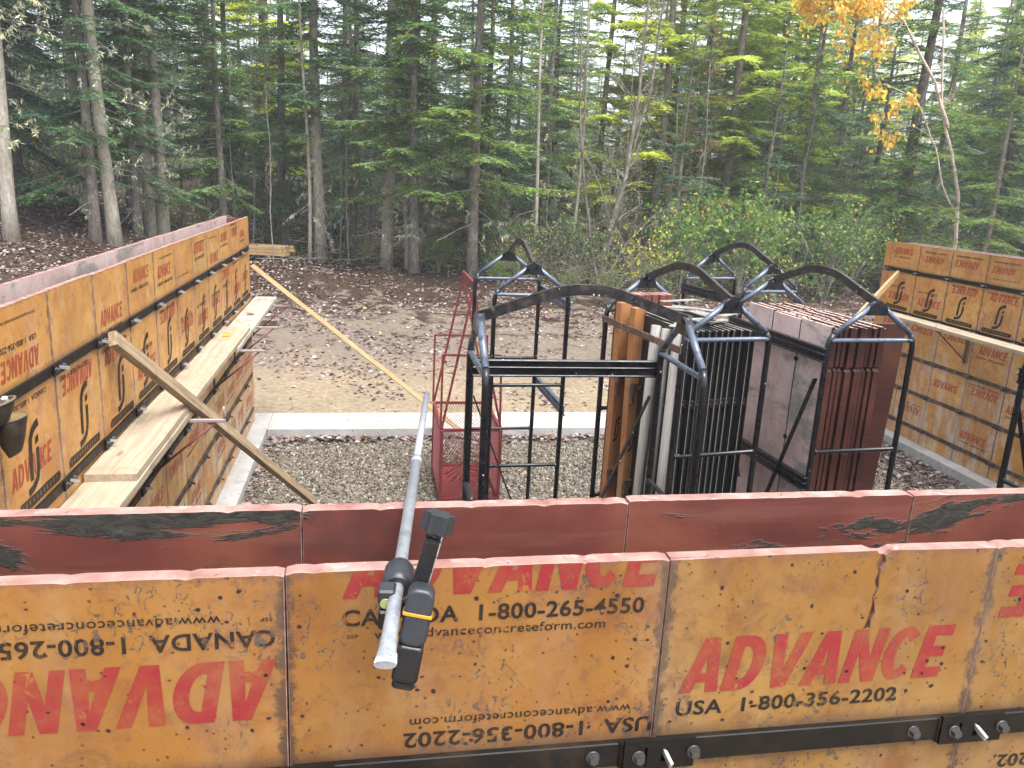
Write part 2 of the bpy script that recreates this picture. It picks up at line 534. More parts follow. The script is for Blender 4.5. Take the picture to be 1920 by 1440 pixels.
M['rusty'] = foliage_mat('rusty_needles', (.09, .045, .022), (.17, .085, .04), (.25, .135, .07), (.10, .14, .05), .9)
M['gold'] = foliage_mat('golden_leaves', (.50, .23, .018), (.62, .36, .035), (.68, .50, .10), (.50, .52, .11), .85, .5)
M['shrub'] = foliage_mat('shrub_leaves', (.040, .090, .020), (.080, .165, .032), (.15, .24, .055), (.33, .31, .06), .9, .45)
M['shrubyellow'] = foliage_mat('yellowing_leaves', (.14, .17, .03), (.30, .29, .045), (.46, .40, .07), (.12, .18, .04), .8, .45)
M['brush'] = foliage_mat('brush_leaves', (.040, .062, .026), (.085, .125, .046), (.15, .19, .075), (.22, .14, .06), .9, .4)


def leaf_mat():
    g = G('fallen_leaf_litter')
    i = g.island()
    col = g.ramp(i, [(0, (.055, .030, .028)), (.20, (.11, .062, .058)), (.40, (.18, .12, .115)), (.60, (.26, .195, .19)), (.80, (.36, .295, .29)),
                     (.90, (.45, .39, .385)), (.945, (.16, .045, .035)), (.965, (.24, .11, .045)), (.985, (.34, .21, .08)), (.997, (.44, .32, .07))])
    col = g.mix(.12, col, (.17, .12, .115))
    return g.bsdf(col, .55, spec=.4)


M['leaf'] = leaf_mat()


def stone_mat():
    g = G('gravel_stone')
    col = g.ramp(g.rand(), [(0, (.05, .040, .030)), (.3, (.13, .108, .080)), (.6, (.24, .207, .162)), (.85, (.36, .325, .27)), (1, (.50, .47, .41))])
    return g.bsdf(col, .8, spec=.25, tone=.68)


M['stone'] = stone_mat()
M['bed'] = simple('gravel_bed_dust', (.15, .13, .105), .95, 0, .5, 45, .1)


# ------------------------------------------------------------------ mesh helpers
class MB:
    def __init__(s):
        s.v, s.f, s.mi, s.sm = [], [], [], []

    def face(s, idx, mat=0, smooth=False):
        s.f.append(tuple(idx))
        s.mi.append(mat)
        s.sm.append(smooth)

    def box(s, c, size, R=None, mat=0, ch=0.0, top=None):
        """box, optionally chamfered; R is a 3x3 Matrix"""
        c = Vector(c)
        h = Vector(size) * .5
        R = R or Matrix.Identity(3)
        b = len(s.v)
        if ch <= 0:
            for sx in (-1, 1):
                for sy in (-1, 1):
                    for sz in (-1, 1):
                        s.v.append(c + R @ Vector((sx * h.x, sy * h.y, sz * h.z)))
            for k, q in enumerate([(0, 1, 3, 2), (4, 6, 7, 5), (0, 4, 5, 1), (2, 3, 7, 6), (0, 2, 6, 4), (1, 5, 7, 3)]):
                s.face([b + i for i in q], top if (k == 5 and top is not None) else mat)
            return
        ids = {}
        for sx in (-1, 1):
            for sy in (-1, 1):
                for sz in (-1, 1):
                    for a in range(3):
                        o = [h.x - ch, h.y - ch, h.z - ch]
                        o[a] = h[a]
                        ids[(sx, sy, sz, a)] = len(s.v)
                        s.v.append(c + R @ Vector((sx * o[0], sy * o[1], sz * o[2])))

        def add(q, mt):
            p = [Vector(s.v[i]) for i in q]
            n = (p[1] - p[0]).cross(p[2] - p[0])
            ce = sum(p, Vector()) / len(p)
            if n.dot(ce - c) < 0:
                q = q[::-1]
            s.face(q, mt)
        for a in range(3):
            u, w_ = [(1, 2), (0, 2), (0, 1)][a]
            for sg in (-1, 1):
                q = []
                for (e1, e2) in ((-1, -1), (1, -1), (1, 1), (-1, 1)):
                    k = [0, 0, 0]
                    k[a], k[u], k[w_] = sg, e1, e2
                    q.append(ids[(*k, a)])
                add(q, top if (a == 2 and sg == 1 and top is not None) else mat)
            for e1 in (-1, 1):
                for e2 in (-1, 1):
                    k1, k2 = [0, 0, 0], [0, 0, 0]
                    k1[a], k1[u], k1[w_] = -1, e1, e2
                    k2[a], k2[u], k2[w_] = 1, e1, e2
                    add([ids[(*k1, u)], ids[(*k2, u)], ids[(*k2, w_)], ids[(*k1, w_)]], mat)
        for sx in (-1, 1):
            for sy in (-1, 1):
                for sz in (-1, 1):
                    add([ids[(sx, sy, sz, 0)], ids[(sx, sy, sz, 1)], ids[(sx, sy, sz, 2)]], mat)

    def bar(s, a, b, wd, ht, up=(0, 0, 1), mat=0, ch=0.0):
        a, b = Vector(a), Vector(b)
        d = (b - a)
        y = d.normalized()
        u = Vector(up)
        x = y.cross(u)
        if x.length < 1e-4:
            x = y.cross(Vector((1, 0, 0)))
        x.normalize()
        z = x.cross(y)
        R = Matrix((x, y, z)).transposed()
        s.box((a + b) / 2, (wd, d.length, ht), R, mat, ch)

    def tube(s, pts, rad, n=8, mat=0, cap=True, smooth=True, flat=None):
        pts = [Vector(p) for p in pts]
        if not isinstance(rad, (list, tuple)):
            rad = [rad] * len(pts)
        t0 = (pts[1] - pts[0]).normalized()
        ref = Vector((0, 0, 1)) if abs(t0.z) < .9 else Vector((1, 0, 0))
        u = t0.cross(ref).normalized()
        b = len(s.v)
        for i, p in enumerate(pts):
            t = (pts[min(i + 1, len(pts) - 1)] - pts[max(i - 1, 0)]).normalized()
            u = (u - t * u.dot(t))
            u.normalize()
            w_ = t.cross(u)
            for k in range(n):
                an = 2 * math.pi * (k + .5) / n
                s.v.append(p + (u * math.cos(an) + w_ * math.sin(an)) * rad[i])
        for i in range(len(pts) - 1):
            for k in range(n):
                k2 = (k + 1) % n
                s.face((b + i * n + k, b + i * n + k2, b + (i + 1) * n + k2, b + (i + 1) * n + k), mat, smooth)
        if cap:
            s.face([b + k for k in range(n)][::-1], mat)
            e = b + (len(pts) - 1) * n
            s.face([e + k for k in range(n)], mat)

    def sweep(s, pts, wd, ht, side, mat=0):
        """rectangular bar along pts; side is the fixed width direction"""
        pts = [Vector(p) for p in pts]
        side = Vector(side).normalized()
        b = len(s.v)
        for i, p in enumerate(pts):
            t = (pts[min(i + 1, len(pts) - 1)] - pts[max(i - 1, 0)]).normalized()
            nn = side.cross(t).normalized()
            for (a, c) in ((-1, -1), (1, -1), (1, 1), (-1, 1)):
                s.v.append(p + side * (a * wd / 2) + nn * (c * ht / 2))
        for i in range(len(pts) - 1):
            for k in range(4):
                k2 = (k + 1) % 4
                s.face((b + i * 4 + k, b + i * 4 + k2, b + (i + 1) * 4 + k2, b + (i + 1) * 4 + k), mat)
        s.face((b + 3, b + 2, b + 1, b), mat)
        e = b + (len(pts) - 1) * 4
        s.face((e, e + 1, e + 2, e + 3), mat)

    def prism(s, poly, fn, d0, d1, mat=0, mat2=None, side=None):
        """poly 2D (ccw), fn(u,v,d)->xyz; caps at d0 and d1"""
        b = len(s.v)
        n = len(poly)
        for (u, v) in poly:
            s.v.append(Vector(fn(u, v, d0)))
        for (u, v) in poly:
            s.v.append(Vector(fn(u, v, d1)))
        s.face(range(b, b + n), mat)
        s.face(range(b + 2 * n - 1, b + n - 1, -1), mat if mat2 is None else mat2)
        for i in range(n):
            j = (i + 1) % n
            s.face((b + j, b + i, b + n + i, b + n + j), mat if side is None else side)

    def mesh(s, name):
        me = bpy.data.meshes.new(name)
        me.from_pydata([tuple(v) for v in s.v], [], s.f)
        me.polygons.foreach_set('material_index', s.mi)
        me.polygons.foreach_set('use_smooth', s.sm)
        me.update()
        return me


def rbox(b, c, size, R, rad, mat=0, ch=.003):
    """box with rounded vertical edges: outline rounded in x-y, extruded along z with a small rim"""
    hx, hy, hz = size[0] / 2, size[1] / 2, size[2] / 2
    c = Vector(c)

    def ring(ins, z):
        out = []
        for (sx, sy, a0) in ((1, 1, 0), (-1, 1, 90), (-1, -1, 180), (1, -1, 270)):
            for k in range(6):
                an = math.radians(a0 + 18 * k)
                rr = rad - ins
                out.append(c + R @ Vector((sx * (hx - rad) + rr * math.cos(an), sy * (hy - rad) + rr * math.sin(an), z)))
        return out
    base = len(b.v)
    rings = [ring(ch, -hz), ring(ch * .3, -hz + ch * .3), ring(0, -hz + ch), ring(0, hz - ch), ring(ch * .3, hz - ch * .3), ring(ch, hz)]
    n = 24
    for q in rings:
        b.v += q
    for k in range(5):
        for i in range(n):
            j = (i + 1) % n
            b.face((base + k * n + i, base + k * n + j, base + (k + 1) * n + j, base + (k + 1) * n + i), mat, True)
    b.face([base + i for i in range(n)][::-1], mat)
    b.face([base + 5 * n + i for i in range(n)], mat)


def fix_normals(me):
    bm = bmesh.new()
    bm.from_mesh(me)
    bmesh.ops.recalc_face_normals(bm, faces=bm.faces)
    bm.to_mesh(me)
    bm.free()
    return me


def fast_mesh(name, V, Q, mats, smooth=False, mi=None):
    """V (n,3) array, Q (m,4) int array of quads"""
    me = bpy.data.meshes.new(name)
    me.vertices.add(len(V))
    me.vertices.foreach_set('co', np.ascontiguousarray(V, dtype=np.float32).ravel())
    me.loops.add(Q.size)
    me.loops.foreach_set('vertex_index', np.ascontiguousarray(Q, dtype=np.int32).ravel())
    me.polygons.add(len(Q))
    me.polygons.foreach_set('loop_start', np.arange(0, Q.size, 4, dtype=np.int32))
    for mt in mats:
        me.materials.append(mt)
    if mi is not None:
        me.polygons.foreach_set('material_index', np.ascontiguousarray(mi, dtype=np.int32))
    me.update(calc_edges=True)
    if smooth:
        me.polygons.foreach_set('use_smooth', np.ones(len(Q), dtype=bool))
    return me


def obj(name, me, parent=None, loc=None, rot=None, mats=None, mw=None):
    if isinstance(me, MB):
        me = me.mesh(name)
    if me is not None and mats:
        if len(me.materials) == 0:
            for mt in mats:
                me.materials.append(M[mt] if isinstance(mt, str) else mt)
    o = bpy.data.objects.new(name, me)
    COL.objects.link(o)
    if parent:
        o.parent = parent
    if mw is not None:
        o.matrix_local = mw
    if loc is not None:
        o.location = loc
    if rot is not None:
        o.rotation_euler = rot
    return o


def tag(o, label=None, cat=None, group=None, kind=None):
    if label:
        o['label'] = label
    if cat:
        o['category'] = cat
    if group:
        o['group'] = group
    if kind:
        o['kind'] = kind
    return o


def thing(name, label, cat, loc=(0, 0, 0), rz=0, group=None):
    o = obj(name, None, None, loc, (0, 0, rz))
    o.empty_display_size = .1
    return tag(o, label, cat, group)


def copy_tree(o, parent=None):
    c = o.copy()
    COL.objects.link(c)
    if parent:
        c.parent = parent
    for ch in list(o.children):
        copy_tree(ch, c)
    return c


# ------------------------------------------------------------------ ground
def smooth(a, b, x):
    t = np.clip((x - a) / (b - a), 0, 1)
    return t * t * (3 - 2 * t)


def gh(x, y):
    x, y = np.asarray(x, float), np.asarray(y, float)
    z = -2.56 + .035 * (np.clip(y, 10.5, 24) - 10.5) + .012 * np.maximum(0, y - 24)
    z = z + 1.25 * smooth(-2.5, -10, x) * smooth(2, 12, y)
    z = z + 1.0 * np.exp(-(((x + 9.5) / 3.2) ** 2 + ((y - 22) / 3.) ** 2))
    z = z + .25 * np.exp(-(((x + 3) / 6) ** 2 + ((y - 21.5) / 1.6) ** 2))
    bumps = .05 * np.sin(x * 1.9 + np.sin(y * 1.3)) * np.sin(y * 1.55 + 1.7 * np.sin(x * .7)) + .025 * np.sin(x * 4.7 + y * 3.1) * np.sin(y * 5.3 - x * 2.2)
    z = z + bumps * smooth(10.6, 13.5, y) * (1 + .9 * smooth(15, 21, y))
    return z


PIT = (-2.05, 7.75, .75, 10.36)
PIT_Z = -2.66


def ground():
    xs = np.concatenate([np.arange(-90, -14, 4.), np.arange(-14, 18, .16), np.arange(18, 110, 4.)])
    ys = np.concatenate([np.arange(-20, .5, 2.), np.arange(.5, 27, .15), np.arange(27, 150, 4.)])
    X, Y = np.meshgrid(xs, ys, indexing='ij')
    Z = gh(X, Y)
    inside = (X > PIT[0]) & (X < PIT[1]) & (Y > PIT[2]) & (Y < PIT[3])
    Z = np.where(inside, -2.80, Z)
    V = np.stack([X, Y, Z], -1).reshape(-1, 3)
    ny = len(ys)
    i, j = np.meshgrid(np.arange(len(xs) - 1), np.arange(ny - 1), indexing='ij')
    a = (i * ny + j).ravel()
    Q = np.stack([a, a + ny, a + ny + 1, a + 1], -1)
    o = obj('ground', fast_mesh('ground', V, Q, [M['ground']], True))
    tag(o, kind='structure')


ground()

# footings: a U of concrete strips butted end to end
FT, FB = -2.535, -2.80


def footing(name, x0, x1, y0, y1, label):
    b = MB()
    b.box(((x0 + x1) / 2, (y0 + y1) / 2, (FT + FB) / 2), (x1 - x0, y1 - y0, FT - FB), ch=.008)
    o = obj(name, b, mats=['concrete'])
    tag(o, label, 'footing')


footing('concrete_footing', -1.24, 6.93, 9.715, 10.40, 'pale concrete footing strip crossing the yard at its far side')
footing('concrete_footing', -1.92, -1.242, .80, 10.40, 'pale concrete footing under the left orange form wall')
footing('concrete_footing', 6.932, 7.62, .80, 10.40, 'pale concrete footing under the right orange form wall')
footing('concrete_footing', -1.24, 6.93, .80, 1.62, 'concrete footing under the near orange form wall')

# gravel bed with loose stones
def gravel_field(n, x0, x1, y0, y1, seed):
    r = np.random.default_rng(seed)
    return r.uniform(x0, x1, n), r.uniform(y0, y1, n)


xs = np.arange(-1.3, 7.01, .12)
ys = np.arange(1.5, 9.8, .12)
X, Y = np.meshgrid(xs, ys, indexing='ij')
Zb = PIT_Z + .018 * np.sin(X * 2.3 + np.sin(Y * 1.9)) * np.sin(Y * 2.1 + .6)
ny = len(ys)
i, j = np.meshgrid(np.arange(len(xs) - 1), np.arange(ny - 1), indexing='ij')
a = (i * ny + j).ravel()
o = obj('gravel_bed', fast_mesh('gravel_bed', np.stack([X, Y, Zb], -1).reshape(-1, 3), np.stack([a, a + ny, a + ny + 1, a + 1], -1), [M['bed']], True))
tag(o, kind='structure')


def instancer(name, pts, rots, scls, kinds, sources, mat=None, rock=False):
    """one object: a cloud of points carrying instances of the sources"""
    me = bpy.data.meshes.new(name)
    me.from_pydata([tuple(p) for p in pts], [], [])
    for nm, ty, dat, key in (('rot', 'FLOAT_VECTOR', rots, 'vector'), ('scl', 'FLOAT_VECTOR', scls, 'vector'), ('kind_id', 'INT', kinds, 'value')):
        at = me.attributes.new(nm, ty, 'POINT')
        at.data.foreach_set(key, np.asarray(dat).ravel())
    o = obj(name, me)
    ng = bpy.data.node_groups.new(name + '_nodes', 'GeometryNodeTree')
    ng.interface.new_socket('Geometry', in_out='INPUT', socket_type='NodeSocketGeometry')
    ng.interface.new_socket('Geometry', in_out='OUTPUT', socket_type='NodeSocketGeometry')
    gi = ng.nodes.new('NodeGroupInput')
    go = ng.nodes.new('NodeGroupOutput')
    join = ng.nodes.new('GeometryNodeJoinGeometry')

    def attr(nm, dt):
        n = ng.nodes.new('GeometryNodeInputNamedAttribute')
        n.data_type = dt
        n.inputs[0].default_value = nm
        return n.outputs[0]
    for k, src in enumerate(sources):
        iop = ng.nodes.new('GeometryNodeInstanceOnPoints')
        ng.links.new(gi.outputs[0], iop.inputs['Points'])
        cmp_ = ng.nodes.new('FunctionNodeCompare')
        cmp_.data_type = 'INT'
        cmp_.operation = 'EQUAL'
        ng.links.new(attr('kind_id', 'INT'), cmp_.inputs[2])
        cmp_.inputs[3].default_value = k
        ng.links.new(cmp_.outputs[0], iop.inputs['Selection'])
        e2r = ng.nodes.new('FunctionNodeEulerToRotation')
        ng.links.new(attr('rot', 'FLOAT_VECTOR'), e2r.inputs[0])
        ng.links.new(e2r.outputs[0], iop.inputs['Rotation'])
        ng.links.new(attr('scl', 'FLOAT_VECTOR'), iop.inputs['Scale'])
        if rock:
            ico = ng.nodes.new('GeometryNodeMeshIcoSphere')
            ico.inputs['Radius'].default_value = 1
            ico.inputs['Subdivisions'].default_value = 1 if k < 2 else 2
            sp = ng.nodes.new('GeometryNodeSetPosition')
            ns = ng.nodes.new('ShaderNodeTexNoise')
            ns.noise_dimensions = '4D'
            ns.inputs['W'].default_value = 3.7 * k
            ns.inputs['Scale'].default_value = .9
            sub = ng.nodes.new('ShaderNodeVectorMath')
            sub.operation = 'SUBTRACT'
            sub.inputs[1].default_value = (.5, .5, .5)
            sc = ng.nodes.new('ShaderNodeVectorMath')
            sc.operation = 'SCALE'
            sc.inputs['Scale'].default_value = 1.6
            ng.links.new(ns.outputs['Color'], sub.inputs[0])
            ng.links.new(sub.outputs[0], sc.inputs[0])
            ng.links.new(ico.outputs[0], sp.inputs[0])
            ng.links.new(sc.outputs[0], sp.inputs['Offset'])
            sm_ = ng.nodes.new('GeometryNodeSetMaterial')
            sm_.inputs['Material'].default_value = mat
            ng.links.new(sp.outputs[0], sm_.inputs[0])
            ng.links.new(sm_.outputs[0], iop.inputs['Instance'])
        else:
            jj = ng.nodes.new('GeometryNodeJoinGeometry')
            for ob in src:
                oi = ng.nodes.new('GeometryNodeObjectInfo')
                oi.transform_space = 'ORIGINAL'
                oi.inputs['Object'].default_value = ob
                oi.inputs['As Instance'].default_value = True
                ng.links.new(oi.outputs['Geometry'], jj.inputs[0])
            # joined instances become one instance per point
            g2i = ng.nodes.new('GeometryNodeGeometryToInstance')
            ng.links.new(jj.outputs[0], g2i.inputs[0])
            ng.links.new(g2i.outputs[0], iop.inputs['Instance'])
        ng.links.new(iop.outputs[0], join.inputs[0])
    ng.links.new(join.outputs[0], go.inputs[0])
    md = o.modifiers.new('scatter', 'NODES')
    md.node_group = ng
    return o


def stones():
    n = 85000
    x = nrng.uniform(-1.23, 6.92, n)
    y = 9.71 - nrng.uniform(0, 1, n) ** .8 * 5.4
    z = PIT_Z + .018 * np.sin(x * 2.3 + np.sin(y * 1.9)) * np.sin(y * 2.1 + .6) + nrng.uniform(-.004, .012, n)
    s = .0075 + .0105 * nrng.uniform(0, 1, n) ** 2.2
    S = np.stack([s * nrng.uniform(.8, 1.5, n), s * nrng.uniform(.8, 1.3, n), s * nrng.uniform(.5, .95, n)], -1)
    o = instancer('gravel', np.stack([x, y, z], -1), nrng.uniform(0, 6.28, (n, 3)), S, nrng.integers(0, 3, n), [0, 1, 2], M['stone'], True)
    tag(o, 'grey crushed gravel filling the yard inside the footings', kind='stuff')


stones()


# ------------------------------------------------------------------ lettering
def arc(cx, cy, rx, ry, a0, a1, n=14):
    return [(cx + rx * math.cos(math.radians(a0 + (a1 - a0) * k / n)), cy + ry * math.sin(math.radians(a0 + (a1 - a0) * k / n))) for k in range(n + 1)]


GL = {
    'A': (.76, [[(0, 0), (.24, 0), (.285, .19), (.48, .19), (.52, 0), (.76, 0), (.53, 1), (.235, 1)], [(.325, .36), (.44, .36), (.383, .70)]]),
    'D': (.72, [[(0, 0)] + arc(.32, .5, .40, .5, -90, 90) + [(0, 1)], [(.24, .19)] + arc(.29, .5, .18, .31, -90, 90) + [(.24, .81)]]),
    'V': (.74, [[(.225, 0), (.515, 0), (.75, 1), (.505, 1), (.37, .33), (.245, 1), (-.01, 1)]]),
    'N': (.72, [[(0, 0), (.23, 0), (.23, .56), (.47, 0), (.72, 0), (.72, 1), (.49, 1), (.49, .44), (.26, 1), (0, 1)]]),
    'C': (.70, [arc(.36, .5, .36, .5, 42, 318, 22) + arc(.37, .5, .125, .31, 318, 42, 22)]),
    'E': (.58, [[(0, 0), (.58, 0), (.58, .2), (.24, .2), (.24, .4), (.53, .4), (.53, .6), (.24, .6), (.24, .8), (.58, .8), (.58, 1), (0, 1)]]),
}
_pending = []


def curve_text(name, splines, mat):
    cu = bpy.data.curves.new(name, 'CURVE')
    cu.dimensions = '2D'
    cu.fill_mode = 'FRONT'
    for pts in splines:
        sp = cu.splines.new('POLY')
        sp.points.add(len(pts) - 1)
        for k, p in enumerate(pts):
            sp.points[k].co = (p[0], p[1], 0, 1)
        sp.use_cyclic_u = True
    ob = bpy.data.objects.new(name, cu)
    COL.objects.link(ob)
    _pending.append((name, ob, mat))
    return name


def word_advance(name, h, width):
    sp, x = [], 0
    for ch in 'ADVANCE':
        wd, gl = GL[ch]
        for pl in gl:
            sp.append([(x + u + .2 * v, v) for u, v in pl])
        x += wd + .055
    tot = x - .055 + .2
    return curve_text(name, [[(u * width / tot, v * h) for u, v in pl] for pl in sp], 'red_ink' if h > .1 else 'faded_red_ink')


def font_text(name, body, width, height, bold, mat='black_ink'):
    cu = bpy.data.curves.new(name, 'FONT')
    cu.body = body
    cu.size = 1
    cu.resolution_u = 3
    cu.offset = bold
    cu.space_character = 1.06
    ob = bpy.data.objects.new(name, cu)
    COL.objects.link(ob)
    _pending.append((name, ob, (mat, width, height)))
    return name


def logo_strokes():
    def stroke(pts, wd):
        L, Rr = [], []
        for k, p in enumerate(pts):
            q0, q1 = pts[max(k - 1, 0)], pts[min(k + 1, len(pts) - 1)]
            d = Vector((q1[0] - q0[0], q1[1] - q0[1])).normalized()
            nx, ny_ = -d.y, d.x
            L.append((p[0] + nx * wd / 2, p[1] + ny_ * wd / 2))
            Rr.append((p[0] - nx * wd / 2, p[1] - ny_ * wd / 2))
        return L + Rr[::-1]
    f = stroke([(.22, .16), (.235, .40), (.255, .62), (.29, .80), (.37, .90), (.49, .955), (.62, .985)], .125)
    j = stroke([(.515, .60), (.505, .42), (.485, .27), (.42, .14), (.32, .07), (.20, .03), (.06, .01)], .115)
    dot = [(.45, .66), (.575, .69), (.585, .80), (.46, .77)]
    return [f, j, dot]


word_advance('advance_large', .106, .52)
word_advance('advance_mid', .098, .44)
LG = [[(u * .30, v * .30) for u, v in pl] for pl in logo_strokes()]
curve_text('form_logo', LG, 'black_ink')
font_text('phone_canada', 'CANADA  1-800-265-4550', .488, .0285, .021)
font_text('phone_usa', 'USA  1-800-356-2202', .425, .0285, .021)
font_text('web', 'www.advanceconcreteform.com', .375, .017, .005)
font_text('mark_ssp', 'SSP', .018, .0065, .004)
# dark strip with uneven ends and knocked-out strokes under each logo
bs = [[(0, .004), (.12, 0), (.30, .003), (.44, .001), (.46, .02), (.452, .046), (.30, .05), (.18, .047), (.02, .051), (-.006, .03)]]
for k in range(11):
    x0 = .025 + k * .038
    bs.append([(x0, .016), (x0 + .007, .016), (x0 + .012, .036), (x0 + .004, .036)])
curve_text('label_strip', bs, 'black_ink')
bpy.context.view_layer.update()
dg = bpy.context.evaluated_depsgraph_get()
TX = {}
for name, ob, mt in _pending:
    me = bpy.data.meshes.new_from_object(ob.evaluated_get(dg))
    me.name = name
    co = np.empty(len(me.vertices) * 3, dtype=np.float32)
    me.vertices.foreach_get('co', co)
    co = co.reshape(-1, 3)
    if isinstance(mt, tuple):
        mt, wd, ht = mt
        lo, hi = co.min(0), co.max(0)
        co[:, 0] = (co[:, 0] - lo[0]) * wd / (hi[0] - lo[0])
        co[:, 1] = co[:, 1] * ht / (.73 if name != 'web' else .73)
    # stand it up: text x -> local x, text y -> local z
    c2 = np.stack([co[:, 0], np.zeros(len(co)), co[:, 1]], -1)
    me.vertices.foreach_set('co', np.ascontiguousarray(c2, dtype=np.float32).ravel())
    me.materials.clear()
    me.materials.append(M[mt])
    me.update()
    TX[name] = (me, float(co[:, 0].max()), float(co[:, 1].max()))
for name, ob, mt in _pending:
    bpy.data.objects.remove(ob)
# the same word with its top cut off by the sheet edge
bm = bmesh.new()
bm.from_mesh(TX['advance_large'][0])
bmesh.ops.bisect_plane(bm, geom=bm.verts[:] + bm.edges[:] + bm.faces[:], plane_co=(0, 0, .046), plane_no=(0, 0, 1), clear_outer=True)
me = bpy.data.meshes.new('advance_cut')
bm.to_mesh(me)
bm.free()
me.materials.append(M['red_ink'])
TX['advance_cut'] = (me, TX['advance_large'][1], .046)


def put_print(panel, key, x, z, flip=False, sc=1.0, layer=0, label=None):
    """x,z = lower-left of the upright text box in panel coordinates, or of the box turned upside down"""
    me, wd, ht = TX[key]
    o = obj('lettering' if key not in ('form_logo', 'label_strip') else ('emblem' if key == 'form_logo' else 'printed_strip'), me, panel)
    y = -(.0007 + .0004 * layer)
    if flip:
        o.matrix_local = Matrix.Translation((x + wd * sc, y, z + ht * sc)) @ Matrix.Rotation(math.pi, 4, 'Y') @ Matrix.Scale(sc, 4)
    else:
        o.matrix_local = Matrix.Translation((x, y, z)) @ Matrix.Scale(sc, 4)
    return o


# ------------------------------------------------------------------ form walls
PW, PT = .61, .028
BAR_Z = (-.360, -.92, -1.455, -1.905, -2.345)
WALL_H = 2.535


def rugged_panel(seed, w_=.6080, h=WALL_H, t=PT):
    """a sheet whose rim is a little chipped: subdivided outline, chamfered rim"""
    r = random.Random(seed)
    b = MB()
    n = 44
    top = []
    for k in range(n + 1):
        u = w_ * k / n
        dz = -abs(r.gauss(0, .0004)) - (.0035 * r.random() if r.random() < .07 else 0)
        if k in (0, n):
            dz -= .0015 + .003 * r.random()
        top.append((u, dz))
    c = .0012
    front, back = [], []
    side_n = 14
    rgt = []
    for k in range(1, side_n):
        zz = top[-1][1] + (-h - top[-1][1]) * k / side_n
        rgt.append((w_ - abs(r.gauss(0, .0005)), zz))
    lft = []
    for k in range(1, side_n):
        zz = -h + (h + top[0][1]) * k / side_n
        lft.append((abs(r.gauss(0, .0005)), zz))
    outline = top[::-1]                      # right to left along the top
    outline = [(w_, -h)] + rgt[::-1] + top[::-1] + lft[::-1] + [(0, -h)]
    # ccw seen from -y: x to the right, z up
    N = len(outline)
    cx, cz = w_ / 2, -h / 2

    def ins(p, d):
        u, v = p
        return (u + (d if u < cx else -d) if (u < .01 or u > w_ - .01) else u, v + (d if v < cz else -d) if (v > -.02 or v < -h + .01) else v)
    rings = [(c, 0), (0, c), (0, t - c), (c, t)]
    for d, y in rings:
        for p in outline:
            u, v = ins(p, d) if d else p
            b.v.append(Vector((u, y, v)))
    b.face(range(N), 0)
    b.face(range(4 * N - 1, 3 * N - 1, -1), 1)
    for q in range(3):
        for k in range(N):
            k2 = (k + 1) % N
            b.face((q * N + k2, q * N + k, (q + 1) * N + k, (q + 1) * N + k2), 2)
    return fix_normals(b.mesh('form_panel'))


def panel_meshes(back, face='overlay'):
    out = []
    for s in range(4):
        me = rugged_panel(40 + s)
        for k in (face, back, 'edge'):
            me.materials.append(M[k])
        out.append(me)
    return out


PM_RED = panel_meshes('redback')
PM_GREY = panel_meshes('greyback')
PM_LIT_CLEAN = panel_meshes('redback', 'litcleanoverlay')


def split_panel_mesh():
    """front sheet torn from the top edge: the outer ply is open along a ragged crack over a torn core"""
    w_, h, t = .6080, WALL_H, PT
    b = MB()
    L = [(.372, -.0), (.380, -.012), (.374, -.024), (.381, -.040), (.377, -.058), (.383, -.072), (.378, -.088), (.380, -.10), (.377, -.125), (.371, -.148)]
    R = [(.398, -.0), (.390, -.010), (.393, -.022), (.386, -.036), (.3845, -.056), (.3875, -.070), (.3805, -.090), (.3845, -.102), (.388, -.120), (.383, -.136), (.384, -.150)]
    poly = [(0, -h), (w_, -h), (w_, -.003), (.45, -.001)] + R + [(.376, -.157)] + L[::-1] + [(.2, -.001), (0, -.004)]
    b.prism(poly, lambda u, v, d: (u, d, v), 0, .007, 0, 3, 2)
    b.prism([(0.001, -h), (w_ - .001, -h), (w_ - .001, -.003), (.41, -.002), (.392, -.010), (.378, -.009), (.36, -.002), (.001, -.003)], lambda u, v, d: (u, d, v), .0072, t, 3, 1, 2)
    me = fix_normals(b.mesh('form_panel'))
    for k in ('overlay', 'redback', 'edge', 'torn'):
        me.materials.append(M[k])
    return me


def hexbolt_mb(b, x, z, y0, r=.0088, hgt=.010, mat=0, tilt=0):
    b.tube([(x, y0, z), (x, y0 - .003, z)], r * 1.35, 12, mat)
    b.tube([(x, y0 - .003, z), (x + tilt, y0 - .003 - hgt, z)], [r, r * .94], 6, mat, smooth=False)


